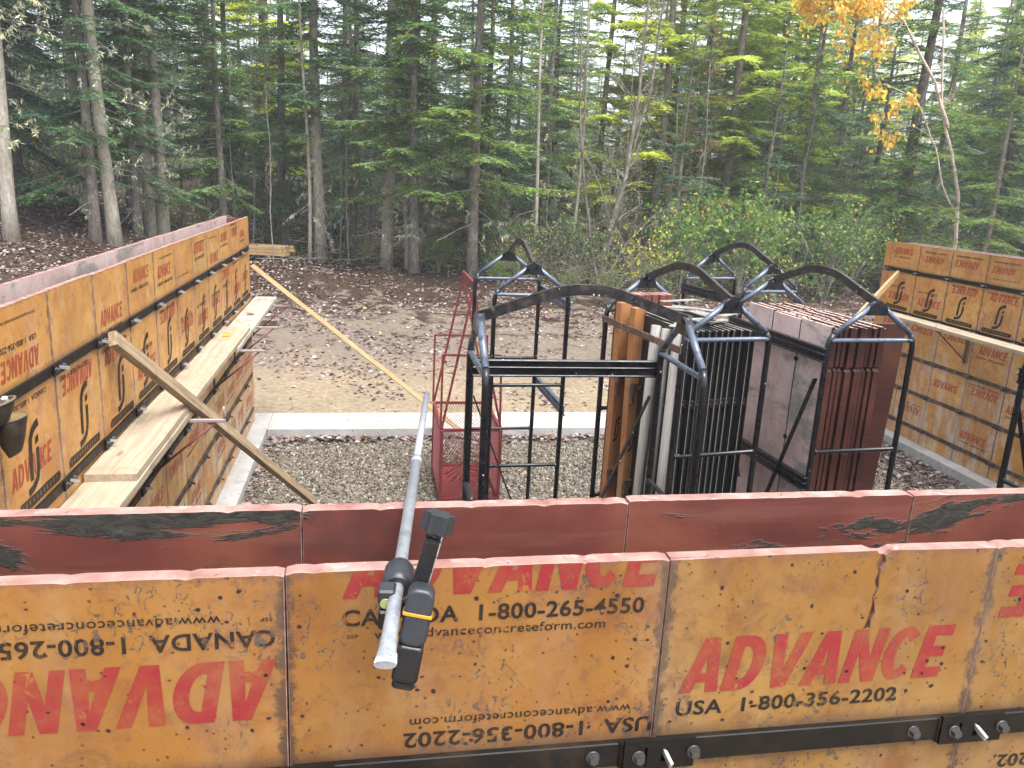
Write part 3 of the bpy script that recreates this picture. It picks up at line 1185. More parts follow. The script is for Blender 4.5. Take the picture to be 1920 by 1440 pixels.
def hardware():
    b = MB()
    b.box((PW / 2, -.0075, 0), (PW - .012, .013, .047), ch=.0018)
    bar = b.mesh('waler_bar')
    bar.materials.append(M['bar'])
    rb = bar.copy()
    rb.materials.clear()
    rb.materials.append(M['rustbar'])
    # overlapping end plate with slot and holes: built as pieces round the openings
    b = MB()
    y0, y1 = -.0145, -.0215
    X = [-.055, -.0185, -.0135, .012, .021, .073]
    zt, zb = .030, -.028

    def piece(xa, xb, za, zc):
        b.box(((xa + xb) / 2, (y0 + y1) / 2, (za + zc) / 2), (xb - xa, y0 - y1, zc - za))
    piece(X[0], X[1], zb, zt)
    piece(X[1], X[2], .016, zt)
    piece(X[1], X[2], zb, -.021)
    piece(X[2], X[3], zb, zt)
    piece(X[3], X[4], .014, zt)
    piece(X[3], X[4], zb, -.014)
    piece(X[4], X[5], zb, zt)
    b.box((-.058, -.0120, 0), (.010, .013, .050), Matrix.Rotation(.5, 3, 'Z'), 0, .001)
    pl = b.mesh('splice_plate')
    pl.materials.append(M['bar'])
    b = MB()
    hexbolt_mb(b, 0, 0, -.0215)
    bolt = b.mesh('bolt')
    bolt.materials.append(M['bolt'])
    b = MB()
    b.bar((.0, -.012, .006), (.006, -.040, -.006), .007, .011, ch=.0012)
    pin = b.mesh('wedge_pin')
    pin.materials.append(M['pin'])
    # one-piece joint for the walls farther off
    b = MB()
    b.box((.008, -.018, .001), (.13, .008, .058), ch=.0015)
    hexbolt_mb(b, -.034, 0, -.022, .010, .012, 1)
    hexbolt_mb(b, .056, 0, -.022, .010, .012, 1)
    b.bar((.012, -.02, .004), (.020, -.06, -.004), .010, .014, mat=2)
    jt = b.mesh('splice_plate')
    for k in ('bar', 'bolt', 'pin'):
        jt.materials.append(M[k])
    jr = jt.copy()
    jr.materials.clear()
    for k in ('rustbar', 'bolt', 'pin'):
        jr.materials.append(M[k])
    return bar, rb, pl, bolt, pin, jt, jr


BAR, RBAR, PLATE, BOLT, PIN, JOINT, RJOINT = hardware()


def form_wall(label, origin, rz, count, meshes, rustfrom=9, bars=True, near=False, custom=None, seed=0, skip_bars=()):
    """origin = world point of the first sheet's lower-left corner seen from its printed side, at the wall top"""
    root = thing('form_wall', label, 'formwork', (origin[0], origin[1], origin[2]), rz)
    root['kind'] = 'thing'
    r = random.Random(seed)
    panels = []
    for k in range(count):
        me = meshes[r.randrange(len(meshes))]
        if custom and k in custom:
            me = custom[k]
        p = obj('panel', me, root, (k * PW + .001, r.uniform(-.0012, .0012), r.uniform(-.004, .002)), (0, r.uniform(-.0012, .0012), 0))
        panels.append(p)
        if not bars:
            continue
        for q, z in enumerate(BAR_Z):
            rust = q >= rustfrom
            obj('waler_bar', RBAR if rust else BAR, p, (0, 0, z))
            if near and q < 2:
                obj('splice_plate', PLATE, p, (-.002, 0, z))
                obj('bolt', BOLT, p, (-.031, 0, z))
                obj('bolt', BOLT, p, (.068, 0, z + .003))
                obj('bolt', BOLT, p, (-.110, .008, z))
                obj('wedge_pin', PIN, p, (.016, -.002, z - .001))
            else:
                obj('splice_plate', RJOINT if rust else JOINT, p, (0, 0, z))
    return root, panels


# near wall, printed side to the camera
SPLIT = split_panel_mesh()
X0 = -.124 - 3 * PW
K1 = 3
near_root, NP = form_wall('near row of battered orange form panels with large red lettering and a black steel bar', (X0, 1.125, 0), 0, 15, PM_RED, near=True, custom={K1 + 1: SPLIT}, seed=3)
P0, P1, P2, P3 = NP[K1 - 1], NP[K1], NP[K1 + 1], NP[K1 + 2]
for p in (P0, P1, P2, P3):
    p.rotation_euler = (0, 0, 0)
P0.location.z, P1.location.z, P2.location.z, P3.location.z = -.002, 0, .001, .000
put_print(P0, 'advance_large', .075, -.248, True)
put_print(P0, 'phone_canada', .105, -.121, True, layer=1)
put_print(P0, 'web', .140, -.0805, True, layer=1)
put_print(P0, 'mark_ssp', .572, -.077, True, layer=1)
o = put_print(P1, 'advance_cut', .083, -.0475)
put_print(P1, 'phone_canada', .083, -.0945, layer=1)
put_print(P1, 'web', .132, -.1195, layer=1)
put_print(P1, 'mark_ssp', .090, -.1165, layer=1)
put_print(P1, 'phone_usa', .180, -.3250, True, layer=1)
put_print(P1, 'web', .190, -.2855, True, layer=1)
put_print(P1, 'advance_large', .04, -.52, True)
put_print(P2, 'advance_large', .037, -.257)
put_print(P2, 'phone_usa', .037, -.300, layer=1)
put_print(P3, 'advance_large', .030, -.142, True)
put_print(P3, 'phone_usa', .10, -.47, True, layer=1)
put_print(P2, 'phone_canada', .07, -.50, True, layer=1)
for k in (0, 1, 6, 7, 8):
    put_print(NP[k], 'advance_large', .04, -.24, k % 2 == 0)
    put_print(NP[k], 'phone_usa', .09, -.12, k % 2 == 0, layer=1)

inner_root, IP = form_wall('row of dark red form panels just behind the near orange ones, raw inner faces showing', (-.118 + PW * 12, 1.390, 0), math.pi, 15, PM_RED, seed=8)

# left wall
left_root, LP = form_wall('long left-hand form wall, orange face with plank and brackets, towards the trees', (-1.432, 1.440, 0), math.pi / 2, 14, PM_LIT_CLEAN, rustfrom=3, seed=21)
lout_root, LO = form_wall('outer panel row of the left form wall, grey cement on its inner side', (-1.70, 1.440 + 14 * PW + .12, 0), -math.pi / 2, 14, PM_GREY, seed=25)
# filler strip and end board closing the left wall
b = MB()
b.box((.06, .014, -WALL_H / 2), (.116, .028, WALL_H), ch=.002)
fs = obj('filler_strip', b, left_root, (14 * PW, 0, 0), mats=['stripoverlay'])
b = MB()
b.box((-1.5665, 10.075, -WALL_H / 2 - .01), (.2085, .028, WALL_H - .02), ch=.002)
eb = obj('end_board', b, None, mats=['redback'])
tag(eb, 'narrow dark red board closing the far end of the left form wall', 'board')

# right wall
YR = 1.346 + PW * 15
right_root, RP = form_wall('right-hand orange form wall beyond the black racks, rusty bars across it', (7.112, 10.106, 0), -math.pi / 2, 14, PM_LIT_CLEAN, rustfrom=2, seed=31)
for p, rr in ((right_root, 0),):
    pass
rout_root, RO = form_wall('outer panel row behind the right-hand orange form wall', (7.378, 10.106 - 14 * PW, 0), math.pi / 2, 14, PM_GREY, seed=35, bars=False)
b = MB()
b.box((-.062, .014, -WALL_H / 2), (.12, .028, WALL_H), ch=.002)
obj('filler_strip', b, right_root, (0, 0, -.003), mats=['stripoverlay'])
b = MB()
b.box((7.2448, 10.150, -WALL_H / 2 - .01), (.2085, .028, WALL_H - .02), ch=.002)
eb = obj('end_board', b, None, mats=['redback'])
tag(eb, 'narrow dark red board closing the far end of the right form wall', 'board')


def dress(panels, seed, logo_all=True):
    r = random.Random(seed)
    for k, p in enumerate(panels):
        s = r.uniform(.80, .98)
        fl = r.random() < .5
        if r.random() < .85:
            zt = r.choice((-.15, -.20, -.30))
            put_print(p, 'advance_mid', r.uniform(.05, .12), zt, fl, s)
            put_print(p, r.choice(('phone_canada', 'phone_usa')), r.uniform(.04, .10), zt + (.115 if fl else -.05), fl, s, 1)
        if r.random() < .6:
            put_print(p, 'web', r.uniform(.08, .16), r.choice((-.07, -.27)), r.random() < .5, 1, 2)
        if logo_all or r.random() < .8:
            lx = r.uniform(.17, .25)
            put_print(p, 'form_logo', lx, -.82, False, r.uniform(.92, 1.05), 3)
            put_print(p, 'label_strip', r.uniform(.06, .11), -.885, False, 1, 2)
            fl = r.random() < .5
            put_print(p, 'advance_mid', r.uniform(.05, .12), r.choice((-.70, -.76, -.52)), fl, 1)
            put_print(p, r.choice(('phone_canada', 'phone_usa')), r.uniform(.05, .1), r.choice((-.60, -.44)), r.random() < .4, .9, 1)
        for z in (-1.15, -1.70, -2.15):
            if r.random() < .85:
                fl = r.random() < .5
                zz = z + r.uniform(-.06, .06)
                put_print(p, 'advance_mid', r.uniform(.05, .12), zz, fl, 1)
                if r.random() < .7:
                    put_print(p, 'phone_canada', r.uniform(.04, .1), zz + (.11 if fl else -.05), fl, .9, 1)


dress(LP, 5)
dress(RP, 12)


# ------------------------------------------------------------------ planks, brackets, braces
def plank(name, label, x0, x1, y0, y1, ztop, t=.038, mat='plank', z1=None, cat='plank'):
    b = MB()
    L = y1 - y0
    n = 14
    r = random.Random(label)
    wd = x1 - x0
    pts = [(0, -L / 2 + L * k / n, r.uniform(-.003, .003)) for k in range(n + 1)]
    b.sweep(pts, wd, t, (1, 0, 0))
    o = obj(name, fix_normals(b.mesh(name)), None, ((x0 + x1) / 2, (y0 + y1) / 2, ztop - t / 2), mats=[mat])
    if z1 is not None:
        o.rotation_euler = (math.atan2(z1 - ztop, L), 0, 0)
        o.location.z = (ztop + z1) / 2 - t / 2
    return tag(o, label, cat)


plank('scaffold_plank', 'long pale plank on top, running along the left wall under the near brace', -1.420, -1.168, 4.09, 8.12, -.962)
plank('scaffold_plank', 'short bright plank end at the bottom left, under the longer plank', -1.422, -1.160, 2.30, 5.60, -1.003)
plank('scaffold_plank', 'greyish far plank on the left wall with one brown leaf on it', -1.415, -1.158, 7.30, 10.40, -1.003, mat='plankgrey')
plank('scaffold_plank', 'pale plank along the right form wall behind the racks', 6.62, 6.86, 5.6, 9.75, -.880)


def bracket(label, x, y, z, sgn, mat='redsteel'):
    """steel arm sticking out from the wall bar, with an upright pin and a thin stay"""
    t = thing('scaffold_bracket', label, 'bracket', (x, y, z), 0, 'steel scaffold brackets on the form walls')
    L = .47
    b = MB()
    b.box((sgn * L / 2, 0, -.012), (L, .028, .022), ch=.003)
    obj('arm', b, t, mats=['pinksteel'])
    b = MB()
    b.tube([(sgn * (L - .008), 0, 0), (sgn * (L - .008), 0, .085)], .006, 8)
    obj('pin', b, t, mats=['pinksteel'])
    b = MB()
    b.tube([(sgn * (L - .06), 0, -.023), (sgn * .012, -.03, -.36)], .008, 8)
    obj('stay', b, t, mats=[mat])
    b = MB()
    b.box((sgn * .008, -.01, -.19), (.012, .04, .40), ch=.002)
    obj('back_strap', b, t, mats=['rustbar'])


bracket('steel bracket under the left plank, the one just behind the near brace', -1.408, 5.30, -1.044, 1)
bracket('steel bracket under the left plank, second beyond the near brace', -1.408, 7.45, -1.044, 1)
bracket('steel bracket where the top and the far left planks meet', -1.408, 8.60, -1.044, 1)
bracket('steel bracket at the far tip of the left planks', -1.408, 10.02, -1.044, 1)
bracket('pinkish steel bracket under the right-hand plank', 7.088, 8.35, -.921, -1)
bracket('steel bracket under the right-hand plank by the cropped rack', 7.088, 6.10, -.921, -1)


def brace(label, a, b_, wd, th, mat, up=(0, 0, 1)):
    a, b_ = Vector(a), Vector(b_)
    mb = MB()
    d = b_ - a
    L = d.length
    n = 10
    r = random.Random(label)
    pts = [(r.uniform(-.004, .004), L * k / n, .006 * math.sin(3.1 * k / n)) for k in range(n + 1)]
    mb.sweep(pts, wd, th, (1, 0, 0))
    o = obj('timber_brace', fix_normals(mb.mesh('timber_brace')), None, a, mats=[mat])
    y = d.normalized()
    x = y.cross(Vector(up)).normalized()
    z = x.cross(y)
    o.rotation_euler = Matrix((x, y, z)).transposed().to_euler()
    return tag(o, label, 'brace')


brace('thick weathered timber brace leaning on the left wall above the planks', (-1.378, 4.57, -.36), (-.52, 7.58, -2.63), .088, .044, 'stud', (1, 0, .3))
brace('long thin new timber brace from the far end of the left wall to the yard', (-1.40, 10.06, -.58), (1.26, 9.55, -2.62), .05, .038, 'newwood', (0, -1, .5))
brace('short pale timber brace at the far end of the right form wall', (7.06, 9.80, -.40), (6.15, 9.24, -.95), .07, .038, 'newwood', (0, 1, .2))

# pile of sawn boards near the trees
t = thing('lumber_pile', 'stack of fresh sawn boards lying by the trees past the left wall', 'lumber', (-3.50, 23.2, float(gh(-3.5, 23.2)) + .09), math.radians(-14))
for k in range(3):
    for q in range(5):
        b = MB()
        b.box((rng.uniform(-.06, .06), q * .145, .04 + k * .085), (2.5 + rng.uniform(-.12, .12), .138, .075), ch=.004)
        obj('board', b, t, mats=['newwood'])
for s in (-.8, .8):
    b = MB()
    b.box((s, .29, -.04), (.09, .75, .085))
    obj('bearer', b, t, mats=['stud'])


# ------------------------------------------------------------------ racks
BASE = -2.655


def rack(label, loc, rz, W=.61, L=1.10, rail_side=0, flat=False, crossbars=(-.305, -1.05, -1.75), frame_mat='rack', rail_mat='rack', diag=True, hump=.14):
    t = thing('form_rack', label, 'rack', loc, rz, 'steel form racks in the yard')
    H, PK = -.30 - BASE, -.055 - BASE
    q = .019
    for y in (0, L):
        for sx in (0, 1):
            x = sx * W
            ix = W / 2 + (.012 if sx else -.012)
            b = MB()
            sx1 = x + (ix - x) * .10
            b.tube([(x, y, 0.0), (x, y, H - .05), (x + (sx1 - x) * .3, y, H - .005), (sx1, y, H + .035)], q, 8)
            obj('post', b, t, mats=[frame_mat])
            b = MB()
            b.tube([(sx1, y, H + .036), (ix, y, PK - .012)], q * .98, 8)
            obj('rafter', b, t, mats=['rackblue'])
        b = MB()
        b.prism([(W / 2 - .085, PK - .085), (W / 2 + .085, PK - .085), (W / 2 + .055, PK - .018), (W / 2, PK + .012), (W / 2 - .055, PK - .018)], lambda u, v, d: (u, d, v), y - .022, y + .022)
        obj('gusset', fix_normals(b.mesh('gusset')), t, mats=[frame_mat])
        for zc in crossbars:
            b = MB()
            b.tube([(.014, y, zc - BASE), (.026, y, zc - BASE), (.034, y, zc - BASE), (W - .034, y, zc - BASE), (W - .026, y, zc - BASE), (W - .014, y, zc - BASE)], [.0195, .0185, .0150, .0150, .0185, .0195], 8)
            obj('cross_bar', b, t, mats=['rackblue' if zc > -.4 else frame_mat])
        b = MB()
        b.tube([(-.02, y, .04), (W + .02, y, .04)], .018, 8)
        obj('cross_bar', b, t, mats=[frame_mat])
    xr = rail_side * W + (.021 if rail_side else -.021)
    for zc in ((-.365,) if flat else (-.40, -1.27)):
        b = MB()
        zz = zc - BASE
        if flat:
            b.box((xr, L / 2, zz), (.009, L + .03, .045), ch=.002)
        else:
            b.box((xr, L / 2, zz), (.007, L + .03, .095), ch=.002)
            for dz in (.041, .004, -.041):
                b.box((xr, L / 2, zz + dz), (.034, L + .026, .011), ch=.003)
        obj('side_rail', b, t, mats=[rail_mat])
    for sx in (0, 1):
        b = MB()
        b.tube([(sx * W, .0, .02), (sx * W, L, .02)], .018, 8)
        obj('base_rail', b, t, mats=[frame_mat])
    if diag:
        for (ya, yb) in ((.03, .40), (L - .03, L - .40)):
            b = MB()
            xo = rail_side * W + (.034 if rail_side else -.034)
            b.bar((xo, ya, -.56 - BASE), (xo, yb, -1.52 - BASE), .008, .030, (1, 0, 0))
            obj('diagonal_strap', b, t, mats=[frame_mat])
    pts = []
    prof = [(0, 0.0), (.04, .012), (.14, .048), (.26, .092), (.34, .120), (.40, .134), (.46, .140), (.54, .140), (.60, .134), (.66, .120), (.74, .092), (.86, .048), (.96, .012), (1, 0)]
    for u, v in prof:
        pts.append((W / 2, u * L, PK - .01 + v * hump / .14))
    b = MB()
    b.sweep(pts, .022, .052, (1, 0, 0))
    obj('lift_handle', fix_normals(b.mesh('lift_handle')), t, mats=['rackworn'])
    return t


rack('nearest empty black rack, its lifting bar arching sideways across the others', (.525, 4.10, BASE), -math.pi / 2, W=.60, L=1.06, rail_side=0)
rack('black rack holding black steel fillers and orange strips', (1.862, 4.47, BASE), math.radians(8.5), W=.61, L=1.10, rail_side=0, rail_mat='rustflat', flat=True, diag=False)
rack('black rack packed with red form panels on its own', (2.855, 4.53, BASE), math.radians(4.5), W=.635, L=1.18, rail_side=0)
rack('empty black rack standing behind the red mesh basket', (.975, 6.22, BASE), math.radians(1.5), W=.605, L=1.02, rail_side=1, rail_mat='rackblue', diag=False)
rack('black rack mostly hidden behind the red panel stack', (3.33, 6.75, BASE), math.radians(11), W=.61, L=.95, rail_side=0)
rack('black rack cropped by the right edge, next to the right form wall', (3.815, 4.00, BASE), -math.pi / 2 + .05, W=.60, L=1.06, rail_side=0)


# ------------------------------------------------------------------ rack loads
def notched_panel(wd, h, t, seed):
    """form panel on end: half-round tie notches cut in both long edges"""
    zs = [.095, .535, .98, 1.52, 2.08]
    r = random.Random(seed)
    R = []
    for z in zs:
        R += [(wd, z - .017), (wd - .014, z - .013), (wd - .020, z), (wd - .014, z + .013), (wd, z + .017)]
    L = []
    for z in zs[::-1]:
        L += [(0, z + .017), (.014, z + .013), (.020, z), (.014, z - .013), (0, z - .017)]
    poly = [(0, 0), (wd, 0)] + R + [(wd, h), (0, h)] + L
    b = MB()
    b.prism(poly, lambda u, v, d: (d, u, v), 0, t, 0, 1, 2)
    me = fix_normals(b.mesh('plywood_form'))
    for f in me.polygons:
        if f.normal.z > .9 and f.center.z > h - .01:
            f.material_index = 3
    return me


CW = .335
stackA = [notched_panel(CW - .011, 2.36, .0265, 1), notched_panel(CW - .011, 2.352, .0265, 2)]
for me in stackA:
    for k in ('litback', 'purpleback', 'stackedge', 'stacktop'):
        me.materials.append(M[k])
stackB = [me.copy() for me in stackA]
for me in stackB:
    me.materials[0] = M['purpleback']
brz = math.radians(4.5)
ca, sa = math.cos(brz), math.sin(brz)


def rack_pt(x, y, o=(2.855, 4.53)):
    return (o[0] + x * ca - y * sa, o[1] + x * sa + y * ca)


ORD = ['', 'second', 'third', 'fourth', 'fifth', 'sixth', 'seventh', 'eighth', 'ninth', 'tenth', 'eleventh', 'last']
for layer in range(12):
    for c in range(3):
        me = (stackB if layer else stackA)[(layer + c) % 2]
        x = .050 + layer * .0300 + (layer // 2) * .012
        y = .055 + c * CW + rng.uniform(-.010, .010) * (layer > 0)
        px, py = rack_pt(x, y)
        o = obj('plywood_form', me, None, (px, py, BASE + .062 + rng.uniform(0, .006)), (0, 0, brz + rng.uniform(-.003, .003)))
        if layer == 0:
            lab = ('pinkish grey form panel on the open face of the stack, nearest of three', 'pinkish grey form panel on the open face of the stack, between two others', 'pinkish grey form panel on the open face of the stack, farthest of three')[c]
        else:
            lab = ORD[layer] + ' red-edged form panel counted from the open pinkish face of the stack, ' + ('nearest column', 'middle column', 'farthest column')[c]
        tag(o, lab, 'form panel', 'form panels stacked in the black rack')
# rough cement crumbs left on the tops of the stacked forms
b = MB()
for k in range(110):
    px, py = rack_pt(rng.uniform(.05, .48), rng.uniform(.06, 1.03))
    q = rng.uniform(.003, .011)
    b.box((px, py, BASE + .062 + 2.36 + q * .3), (q * 2.2, q * 1.6, q), Matrix.Rotation(rng.uniform(0, 3), 3, 'Z'), 0, q * .25)
o = obj('debris', b, mats=['bed'])
tag(o, 'crumbs of dry cement lying on top of the red panel stack', kind='stuff')
# dark panel leaning at the right of the same rack
b = MB()
b.box((0, 0, 1.17), (.262, .028, 2.34), ch=.003)
o = obj('flat_board', b, None, (*rack_pt(.69, .42), BASE + .06), (math.radians(1.5), math.radians(1.2), math.radians(2)), mats=['purpleback'])
tag(o, 'single dark purple-red board standing flat right of the panel stack', 'board')
b = MB()
b.box((0, 0, 1.17), (.07, .05, 2.34), ch=.003)
o = obj('form_strip', b, None, (*rack_pt(.475, .50), BASE + .06), (0, 0, .1), mats=['redback'])
tag(o, 'narrow dark red strip between the panel stack and the flat board', 'form strip')

# black steel fillers
arz = math.radians(8.5)
cA, sA = math.cos(arz), math.sin(arz)


def a_pt(x, y):
    return (1.862 + x * cA - y * sA, 4.47 + x * sA + y * cA)


def filler_mesh():
    b = MB()
    L, H, t = .78, 2.33, .043
    b.box((.002, L / 2, H / 2), (.0035, L, H), mat=0)
    b.box((t - .002, L / 2, H / 2), (.0035, L, H), mat=0)
    b.box((.002, -.0012, H / 2), (.0030, .002, H), mat=1)
    b.box((t / 2, L / 2 + .012, H / 2 - .002), (t - .008, L - .026, H - .008), mat=0, top=1)
    for z in (.55, 1.12, 1.86):
        b.box((t / 2, .008, z), (t - .0075, .012, .055), mat=2, ch=.002)
        b.tube([(t / 2 - .008, .002, z), (t / 2 - .008, -.004, z)], .006, 6, 3)
    me = b.mesh('steel_filler')
    for k in ('filler', 'fillertop', 'bar', 'bolt'):
        me.materials.append(M[k])
    return me


FM = filler_mesh()
for k in range(10):
    x = .075 + k * .0475
    o = obj('steel_filler', FM, None, (*a_pt(x, .05 + rng.uniform(0, .04)), BASE + .06), (0, 0, arz + rng.uniform(-.03, .03)))
    lab = ('', 'second', 'third', 'fourth', 'fifth', 'sixth', 'seventh', 'eighth', 'ninth', '')[k] + ' black steel filler plate counted from the pale posts'
    if k == 0:
        lab = 'black steel filler plate at the pole side of its row'
    if k == 9:
        lab = 'black steel filler plate at the outer end of its row, beside the panel stack'
    tag(o, lab, 'steel filler', 'black steel fillers in the middle rack')
# steel offcuts lying across the filler tops
for k, (u, v, rz_, ln) in enumerate([(.14, .30, .9, .30), (.28, .42, 2.2, .34), (.38, .30, .5, .28), (.22, .58, 1.5, .36), (.40, .60, 2.7, .30), (.12, .52, 1.9, .26), (.31, .20, 1.2, .22), (.46, .45, .8, .25), (.20, .15, .3, .24), (.36, .50, 2.5, .3), (.25, .25, 1.8, .28), (.42, .18, .7, .25), (.16, .42, 2.9, .3), (.33, .66, .4, .32)]):
    b = MB()
    b.box((0, 0, 0), (ln, .05, .006), ch=.001)
    o = obj('steel_strap', b, None, (*a_pt(u, v), BASE + .06 + 2.335 + .0072 * k), (rng.uniform(-.02, .02), rng.uniform(-.02, .02), rz_), mats=['strap'])
    tag(o, 'loose scraped steel strap lying across the tops of the black fillers', 'steel strap', 'loose straps on top of the black fillers')
# pale posts
for k, (u, v, lean, lab) in enumerate([(-.012, .18, .012, 'pale post in the middle rack, nearest the black fillers'), (-.030, .31, .016, 'pale post in the middle rack, between two like it'), (-.046, .44, .020, 'pale post in the middle rack, nearest the orange strips')]):
    b = MB()
    b.tube([(0, 0, 0), (0, 0, 2.30)], .034, 14)
    o = obj('pale_post', b, None, (a_pt(u + .05, v)[0], a_pt(u + .05, v)[1], BASE + .06), (0, lean, 0), mats=['pole'])
    tag(o, lab, 'post', 'pale posts in the middle rack')
# orange strips with rusty catches
for k, (u, v, lean, lab) in enumerate([(.02, .64, -.012, 'orange form strip leaning beside the pale posts'), (-.01, .86, .004, 'orange form strip at the rear corner of the middle rack')]):
    t = thing('form_strip', lab, 'form strip', (*a_pt(u, v), BASE + .06), arz + .25)
    t.rotation_euler = (0, lean, arz + .25)
    b = MB()
    b.box((.05, .028, 1.19), (.10, .055, 2.38), ch=.003)
    obj('board', b, t, mats=['stripoverlay'])
    for z in (.55, 1.12, 1.83):
        b = MB()
        b.box((.05, -.012, z), (.112, .022, .05), ch=.002)
        b.box((.012, -.018, z - .05), (.028, .02, .13), ch=.002)
        b.tube([(.075, -.02, z), (.075, -.036, z)], .011, 6)
        obj('catch', b, t, mats=['rustbar'])
    lt = obj('lettering', TX['advance_mid'][0], t)
    lt.matrix_local = Matrix.Translation((.012, -.0008, 1.93 - .02)) @ Matrix.Scale(.19, 4, (1, 0, 0)) @ Matrix.Scale(.8, 4, (0, 0, 1))
    lt = obj('emblem', TX['form_logo'][0], t)
    lt.matrix_local = Matrix.Translation((.02, -.0008, 1.36)) @ Matrix.Scale(.32, 4, (1, 0, 0)) @ Matrix.Scale(.6, 4, (0, 0, 1))
# row of red strips behind
for k in range(7):
    b = MB()
    b.box((0, 0, 1.215), (.050, .14, 2.43), ch=.003, mat=0, top=1)
    o = obj('form_strip', b, None, (*a_pt(.06 + k * .058, .98 + rng.uniform(-.01, .01)), BASE + .06), (0, 0, arz + rng.uniform(-.04, .04)), mats=['redback', 'edge'])
    tag(o, ('first', 'second', 'third', 'fourth', 'fifth', 'sixth', 'last')[k] + ' red strip counted from the orange ones, behind the black fillers', 'form strip', 'red strips at the back of the middle rack')

# red mesh basket with hanger
t = thing('mesh_basket', 'red expanded-metal basket with tall triangular hanger', 'basket', (.715, 7.60, BASE), 0)
BW, BL, BH = .60, 1.0, 2.655 - 1.88
r0 = .014


def red(name, fn):
    b = MB()
    fn(b)
    return obj(name, b, t, mats=['rackred'])


for (x, y) in ((0, 0), (BW, 0), (0, BL), (BW, BL)):
    red('corner_post', lambda b: b.box((x, y, BH / 2), (.03, .03, BH), ch=.002))
for z in (.03, BH):
    for y in (0, BL):
        red('rim_bar', lambda b: b.bar((.015, y, z), (BW - .015, y, z), .025, .028))
    for x in (0, BW):
        red('rim_bar', lambda b: b.bar((x, .015, z), (x, BL - .015, z), .025, .028))
HZ = 2.655 - 1.11
for y in (.0, BL):
    for x in (0, BW):
        red('hoop_leg', lambda b: b.bar((x - .012, y, BH + .014), (x - .03 if x else x - .01, y, HZ), .02, .02, (0, 1, 0)))
    red('hoop_bar', lambda b: b.bar((-.012, y, HZ), (BW - .03, y, HZ), .02, .02))
    for x in (0, BW):
        red('hanger_leg', lambda b: b.bar((x, y + .02, BH + .014), (BW * .46, y + .05 if y == 0 else y - .05, 2.655 - .47), .022, .022, (0, 1, 0)))
red('hanger_bar', lambda b: b.bar((BW * .46, .02, 2.655 - .43), (BW * .46, BL - .02, 2.655 - .43), .02, .075))


def mesh_sheet(w_, h):
    b = MB()
    ang = 1.02
    st = .030
    for sg in (1, -1):
        k = -h * math.cos(ang) / math.sin(ang)
        x = -h / math.tan(ang) if True else 0
        while x < w_ + h / math.tan(ang):
            # line from (x,0) going up at sg*ang, clipped
            if sg == 1:
                p0, p1 = (x, 0), (x + h / math.tan(ang), h)
            else:
                p0, p1 = (x + h / math.tan(ang), 0), (x, h)
            (xa, za), (xb, zb) = p0, p1
            def cl(xa, za, xb, zb, X):
                return za + (zb - za) * (X - xa) / (xb - xa)
            if max(xa, xb) > 0 and min(xa, xb) < w_:
                for X in (0, w_):
                    if (xa - X) * (xb - X) < 0:
                        zc = cl(xa, za, xb, zb, X)
                        if (X == 0 and xa < 0) or (X == w_ and xa > w_):
                            xa, za = X, zc
                        else:
                            xb, zb = X, zc
                if abs(xb - xa) > .004:
                    b.bar((xa, .0008 * sg, za), (xb, .0008 * sg, zb), .0024, .0042, (0, 1, 0))
            x += st
    return b.mesh('mesh_panel')


ms, ml = mesh_sheet(BW - .03, BH - .06), mesh_sheet(BL - .03, BH - .06)
for me in (ms, ml):
    me.materials.append(M['rackred'])
for y in (0.0, BL):
    o = obj('mesh_panel', ms, t, (.015, y, .045))
    o['kind'] = 'stuff'
for x in (0.0, BW):
    o = obj('mesh_panel', ml, t, (x, .015, .045), (0, 0, math.pi / 2))
    o['kind'] = 'stuff'
red('floor_plate', lambda b: b.box((BW / 2, BL / 2, .012), (BW - .03, BL - .03, .006)))
# loose red rods lying in the basket
for k in range(9):
    b = MB()
    y0 = rng.uniform(.1, .5)
    pts = [(.06 + rng.random() * .2, y0, .07 + k * .02), (.30, y0 + .2 * rng.random(), .12 + .03 * k), (.54, y0 + rng.uniform(-.05, .3), .09 + .02 * k)]
    b.tube([Vector(p) for p in pts], .007, 6)
    o = obj('steel_rod', b, None, (.715, 7.60, BASE), mats=['redsteel'])
    tag(o, 'bent red steel rod lying in the red mesh basket', 'rod', 'bent rods lying in the mesh basket')
# chain hanging in the rack beside the basket
t = thing('hanging_chain', 'dark chain hanging beside the near left post of the nearest rack', 'chain', (.955, 6.16, BASE + .92))
b = MB()
for k in range(30):
    c = Vector((.004 * math.sin(k * .9), 0, -k * .028))
    ring = []
    for q in range(9):
        an = 2 * math.pi * q / 8
        e = .009 * math.cos(an)
        ring.append(c + (Vector((e, 0, .019 * math.sin(an))) if k % 2 else Vector((0, e, .019 * math.sin(an)))))
    b.tube(ring, .0034, 5, cap=False)
obj('links', b, t, mats=['bar'])

# ------------------------------------------------------------------ rod with receiver clamp
P_near, P_far = Vector((.020, .857, .0125)), Vector((.153, 2.088, .0125))
dr = (P_far - P_near).normalized()
t = thing('grade_rod', 'dull metal telescoping rod lying across the two near panel rows', 'rod', P_near)
sx_ = dr.cross(Vector((0, 0, 1))).normalized()
L = (P_far - P_near).length
b = MB()
b.tube([dr * 0, dr * .012, dr * .03, dr * .06, dr * .11, dr * .72], [.0138, .0132, .0118, .0105, .0100, .0098], 20)
for v in b.v:
    u = v.dot(dr)
    if u < .1:
        v.z *= .42 + .58 * smooth(0.0, .07, u)
obj('outer_tube', b, t, mats=['alu'])
b = MB()
b.tube([dr * .721, dr * L], [.0079, .0076], 18)
obj('inner_tube', b, t, mats=['alu'])
b = MB()
b.tube([dr * .700, dr * .728], .0112, 18)
obj('collar', b, t, mats=['alu'])
b = MB()
up_ = Vector((0, 0, 1))
